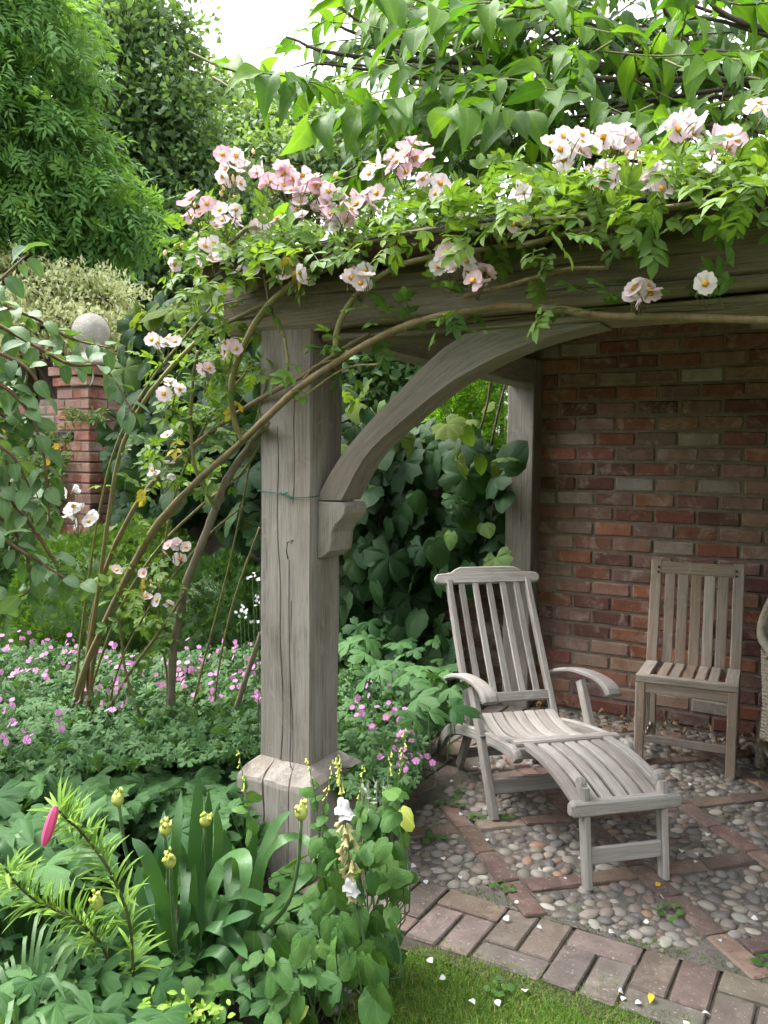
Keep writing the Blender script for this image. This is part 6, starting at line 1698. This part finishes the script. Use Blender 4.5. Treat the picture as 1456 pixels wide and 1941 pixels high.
for pts in ([(606, 1590), (600, 1530), (590, 1470), (578, 1430)], [(600, 1660), (612, 1580), (622, 1500), (630, 1440)], [(715, 1650), (730, 1540), (735, 1480), (742, 1420)], [(690, 1640), (688, 1560), (683, 1500), (690, 1450)], [(740, 1600), (752, 1510), (760, 1450), (770, 1380)], [(480, 1600), (470, 1530), (462, 1480), (450, 1410)]):
    Q = smooth_path([at_depth(a, b, 2.26) for a, b in pts], 24); tube('stalk', Q, np.linspace(.0024, .001, 24), STEM, bf, 5)
    for i in range(3, 24):
        if i < 14:
            if i % 2: obj('leaf', hem[i % 4], bf, loc=Q[i], mat3=frames(np.array([unit(rvec(1)[0] + np.array([0, 0, -.4]))]), np.array([unit(np.array([.2, -.6, .8]) + rvec(1, .3)[0])]))[0] * random.uniform(.022, .04), world=True)
        elif random.random() < .8: hang(bdm, Q[i] + rvec(1, .003)[0], random.uniform(.009, .015), .8)
merged('stem', st_, [STEM], bf, kind='stuff')
# silvery stems, grassy tuft, fresh rosette
sv = empty('silver_plant', (*(at_depth(705, 1640, 2.34)[:2]), -.02), 0, 'small silvery woolly-stemmed plant right of the plinth', 'plant')
P = np.array([at_depth(random.gauss(705, 16), random.uniform(1480, 1640), 2.3 + random.uniform(-.05, .05)) for _ in range(110)])
merged('foliage', leaf_parts([tiny(.4, .1)], P, unit(rvec(110) + np.array([0, 0, .4])), unit(rvec(110) + TOCAM), rng.uniform(.016, .03, 110)), [LM['silver']], sv)
merged('stem', [tube_arrays([at_depth(705 + dx, 1660, 2.32), at_depth(705 + dx * 1.6, 1480, 2.3)], .0018, 4, False) for dx in (-12, -4, 6, 14)], [LM['silver']], sv)
def tuft(name, px, py, d, n, ln, w_, mat, label, cat, spread=.8):
    b = at_depth(px, py, d); b[2] = -0.01; root = empty(name, b, 0, label, cat)
    for i in range(n):
        a = random.uniform(0, 2 * math.pi); l = ln * random.uniform(.6, 1.1); o = np.array([math.cos(a), math.sin(a), 0]); s_ = spread * random.uniform(.3, 1)
        p0 = b + o * .05 * random.random()
        ribbon_obj('leaf', root, [p0, p0 + o * l * .25 * s_ + np.array([0, 0, l * .5]), p0 + o * l * .6 * s_ + np.array([0, 0, l * (.85 - .25 * s_)]), p0 + o * l * s_ + np.array([0, 0, l * (.9 - .6 * s_)])], w_ * random.uniform(.8, 1.2), mat, rows=9)
tuft('daylily', 40, 1960, 1.95, 46, 0.40, 0.011, LM['honey'], 'grassy blue-green narrow-leaved tuft in the bottom left corner', 'plant', .9)
tuft('iris', 60, 1800, 2.3, 16, 0.50, 0.028, LM['strap'], 'broad sword-leaved plant behind the lily at the left edge', 'plant', .5)
sdm = empty('sedum', (*(at_depth(370, 1915, 1.95)[:2]), -.02), 0, 'fresh light green small-leaved sedum at the bottom edge', 'plant')
P = np.array([at_depth(random.choice([random.gauss(360, 28), random.gauss(310, 22)]), random.gauss(1918, 14), random.uniform(1.9, 2.0)) for _ in range(120)])
T_SD = blade(4, leaflet, .1, .1, .02)
sm_ = template_mesh('sedum_leaf', T_SD, [LM['sedum']])
place_leaves(sdm, 'leaf', [sm_], P, unit(rvec(120) + np.array([0, 0, .3])), unit(np.array([0, -.5, 1]) + rvec(120, .3)), rng.uniform(.018, .03, 120))
# white lacy flowers by the dome
cp = empty('lacy_flower', (*(at_depth(480, 1200, 4.2)[:2]), -.02), 0, 'lacy white flower heads just left of the oak post', 'flower')
wmf = template_mesh('floret_head', mini_flower(7), [WPETAL])
tp = []
for (a, b) in ((478, 1092), (490, 1098), (462, 1155), (470, 1160), (485, 1130), (492, 1140), (455, 1162), (480, 1175)):
    p = at_depth(a, b, 4.2)
    for _ in range(4): obj('flower', wmf, cp, loc=p + rvec(1, .012)[0], mat3=frames(unit(rvec(1)), unit(TOCAM + np.array([0, 0, .8]) + rvec(1, .3)))[0] * .018, world=True)
    tp.append(tube_arrays(smooth_path([p, p + np.array([0.02, 0, -.3]), (p[0] + .05, p[1], -.02)], 6), .002, 4, False))
merged('stem', tp, [STEM], cp)
# ================================================================== lawn grass
def grass(region, n, ln0, ln1, w_=0.0021):
    pts = np.array(poly_points(region, n)); a = rng.uniform(0, 2 * math.pi, n); l = rng.uniform(ln0, ln1, n); lean = rng.uniform(.1, .9, n)
    o = np.stack([np.cos(a), np.sin(a), 0 * a], 1); s = np.stack([-np.sin(a), np.cos(a), 0 * a], 1)
    b = np.column_stack([pts, np.full(n, -0.013)])
    m_ = b + o * (l * lean * .3)[:, None] + np.array([0, 0, 1]) * (l * .6)[:, None]
    t_ = b + o * (l * lean)[:, None] + np.array([0, 0, 1]) * (l * (1 - .45 * lean))[:, None]
    hw = s * (w_ / 2)
    V = np.stack([b - hw, b + hw, m_ - hw * .8, m_ + hw * .8, t_], 1).reshape(-1, 3)
    F = (np.array([(0, 1, 3), (0, 3, 2), (2, 3, 4)])[None] + (np.arange(n) * 5)[:, None, None]).reshape(-1, 3)
    patch = 0.5 + 0.5 * np.sin(pts[:, 0] * 9 + 1) * np.sin(pts[:, 1] * 11 + pts[:, 0] * 5)
    tn = np.clip(0.55 * rng.random(n) + 0.38 * patch, 0, .999)
    return V, F, np.zeros(len(F), int), np.repeat(tn, 5), np.tile([0, 0, .5, .5, 1.0], n)
near = [(-1.13, 1.55), (-1.16, 1.78), (-1.17, 2.0), (-1.18, 2.08), (-1.12, 2.15), (-0.9, 2.185), (-0.5, 2.20), (0.1, 2.21), (0.1, 1.9), (-0.6, 1.45)]
wide = [(-1.15, 1.2), (-1.13, 1.6), (-0.6, 1.5), (0.1, 1.9), (0.1, 2.21), (1.6, 2.21), (1.6, 0.9), (-1.1, 0.9)]
gr = merged('lawn_grass', [grass(near, 46000, .012, .030), grass(wide, 16000, .015, .035, .003), grass([(-1.1, 2.17), (0.1, 2.19), (0.1, 2.235), (-0.5, 2.225), (-1.1, 2.2)], 900, .015, .04)], [LM['grass']], None, world=False)
tag(gr, 'short green lawn grass along the brick path', 'grass', None, 'stuff')

# ================================================================== fallen petals and leaves, weeds, pebbles
ptm = [new_mesh('petal', *((lambda T: (T[0] * np.array([1.9, 1, 1.0]), T[1]))(blade(4, leaflet, .25, .2, .08, .1, s))), [WPETAL]) for s in range(3)]
PET = [(811, 1817), (845, 1853), (889, 1895), (996, 1880), (1172, 1878), (1184, 1890), (1204, 1902), (1331, 1920), (956, 1737), (1018, 1757), (1230, 1748), (1155, 1768), (975, 1710), (868, 1660), (805, 1668), (1131, 1611), (1343, 1580), (1386, 1578), (1323, 1633), (1315, 1615), (1252, 1695), (1309, 1485), (1306, 1494), (1366, 1785), (871, 1545), (925, 1590), (1076, 1667), (838, 1625), (1400, 1600), (1290, 1610), (788, 1640), (1380, 1500), (940, 1895), (1300, 1935), (900, 1455), (860, 1480), (1020, 1650), (1424, 1740)]
for (a, b) in PET:
    p = at_z(a, b, 0.016 if b < 1800 else 0.012)
    R = frames(unit(rvec(1) * np.array([1, 1, .15])), unit(np.array([[0, -.25, 1.0]]) + rvec(1, .25)))[0]
    o = obj('rose_petal', random.choice(ptm), None, loc=p, mat3=R * random.uniform(.016, .024))
    if p[1] < 2.2: tag(o, 'white rose petal lying on the lawn grass', 'petal', 'fallen white petals on the lawn')
    elif p[1] < PV0: tag(o, 'white rose petal lying on the brick path', 'petal', 'fallen white petals on the path')
    else: tag(o, 'white rose petal lying among the cobbles under the roof', 'petal', 'fallen white petals on the cobbles')
ylm = new_mesh('yellow_leaf', *((lambda T: (T[0], T[1]))(blade(5, leaflet, .2, .2, .08, .08, 3))), [YELLOW])
for (a, b, lab) in ((1248, 1672, 'yellow fallen leaf at the foot of the footrest leg'), (1236, 1884, 'pale yellow fallen leaf on the front brick path'), (1262, 1582, 'yellow fallen leaf on cobbles beyond the footrest')):
    o = obj('fallen_leaf', ylm, None, loc=at_z(a, b, .02), mat3=frames(unit(rvec(1) * np.array([1, 1, .1])), np.array([[0.1, -.3, 1.0]]))[0] * .035); tag(o, lab, 'leaf', 'fallen yellow leaves')
dlm = [new_mesh('dry_leaf', *((lambda T: (T[0], T[1]))(blade(5, leaflet, .5, .3, .2, .2, s))), [DRY if s % 2 else PALEDRY]) for s in range(4)]
dp = []
for _ in range(230):
    x_ = random.uniform(-1.7, .9); y_ = 4.75 - abs(random.gauss(0, .35))
    dp.append((x_, y_, .02 + random.uniform(0, .03)))
litter = merged('leaf_litter', leaf_parts([(T[0], T[1], T[2], T[3]) for T in [blade(5, leaflet, .5, .3, .2, .2, s) for s in range(3)]], np.array(dp), unit(rvec(len(dp)) * np.array([1, 1, .3])), unit(np.array([0, 0, 1.0]) + rvec(len(dp), .5)), rng.uniform(.025, .05, len(dp))), [DRY], None, world=False)
tag(litter, 'dry brown leaf litter along the foot of the back wall', 'litter', None, 'stuff')
WEEDS = [(860, 1527, 'small weed among cobbles at the paved strip', 1.0), (905, 1555, 'seedling weed beside the deck chair front leg', .8), (960, 1555, 'round-leaved weed right of the deck chair front leg', .8), (825, 1595, 'round-leaved weed in the left corner of the cobbles', 1.0), (943, 1680, 'tiny weed in the cobbles above the path', .6), (1265, 1732, 'round-leaved weed beside the diagonal brick line', .9), (870, 1505, 'upright seedling among the far left cobbles', .6), (835, 1530, 'tiny seedling where brick strip meets cobbles', .6), (1448, 1830, 'yellow-green weed at the right end of the path', 1.0), (965, 1690, 'faint tuft in the gap above the path', .6), (945, 1880, 'clover-like weed in the lawn', .8)]
T_RD = [radial(heart_outline(1.1, .02, s, 11, .02), .15, s, (0, .12), .02) for s in range(2)]
wdm = [template_mesh('weed_leaf', T, [LM['heart']]) for T in T_RD]
for (a, b, lab, s_) in WEEDS:
    p = at_z(a, b, .008); root = empty('weed', p, 0, lab, 'weed', 'weeds in the paving')
    for k in range(7):
        an = 2 * math.pi * k / 7 + random.uniform(-.4, .4); rr = random.uniform(.006, .032) * s_
        q = p + np.array([math.cos(an) * rr, math.sin(an) * rr, random.uniform(.008, .028) * s_])
        obj('leaf', wdm[k % 2], root, loc=q, mat3=frames(np.array([[math.cos(an), math.sin(an), .1]]), unit(np.array([[0, -.3, 1.0]]) + rvec(1, .25)))[0] * random.uniform(.018, .032) * s_, world=True)
    merged('stem', [tube_arrays([p + np.array([0, 0, -.01]), p + np.array([random.uniform(-.01, .01), random.uniform(-.01, .01), .018 * s_])], .0012, 4, False) for _ in range(3)], [STEM], root)
for (a, b, lab) in ((1095, 1728, 'grass tuft in the joint left of the weeds above the path'), (1120, 1740, 'grass tuft in the mossy joint above the path'), (1252, 1792, 'grass tuft near the lowest cobbles'), (1435, 1795, 'grass tuft at the right end of the mossy joint'), (1150, 1862, 'pale grass tuft on the outer path bricks')):
    p = at_z(a, b, 0.0)
    g_ = grass([(p[0] - .03, p[1] - .02), (p[0] + .03, p[1] - .02), (p[0] + .03, p[1] + .02), (p[0] - .03, p[1] + .02)], 60, .015, .04)
    o = merged('grass_tuft', [g_], [LM['grass']], None, world=False); tag(o, lab, 'grass', 'grass tufts in the joints', 'thing')
mossp = np.array([(random.uniform(-1.2, .2), PV0 + random.uniform(-.015, .05), .004) for _ in range(900)])
moss = merged('moss', leaf_parts([tiny(.5, .2)], mossp, unit(rvec(900) + np.array([0, 0, .8])), unit(rvec(900)), rng.uniform(.006, .013, 900)), [LM['creeper']], None, world=False)
tag(moss, 'thin moss in the joint between path and cobbles', 'moss', None, 'stuff')
# pebbles on the bare soil at the lawn corner
for i, (a, b) in enumerate(((655, 1880), (668, 1888), (663, 1900), (648, 1905), (640, 1915), (752, 1820), (745, 1835), (672, 1912), (635, 1895), (760, 1850))):
    r_ = random.uniform(.009, .016); p = at_z(a, b, -.015)
    o = obj('pebble', ctm[i % 6], None, loc=p, mat3=rotz(i) @ np.diag([r_ * 1.3, r_, r_ * .8]), color=pick([(0.34, .31, .27), (.24, .2, .17), (.4, .36, .32)]))
    tag(o, 'small pale pebble on bare soil at the lawn corner', 'pebble', 'pebbles on the soil')
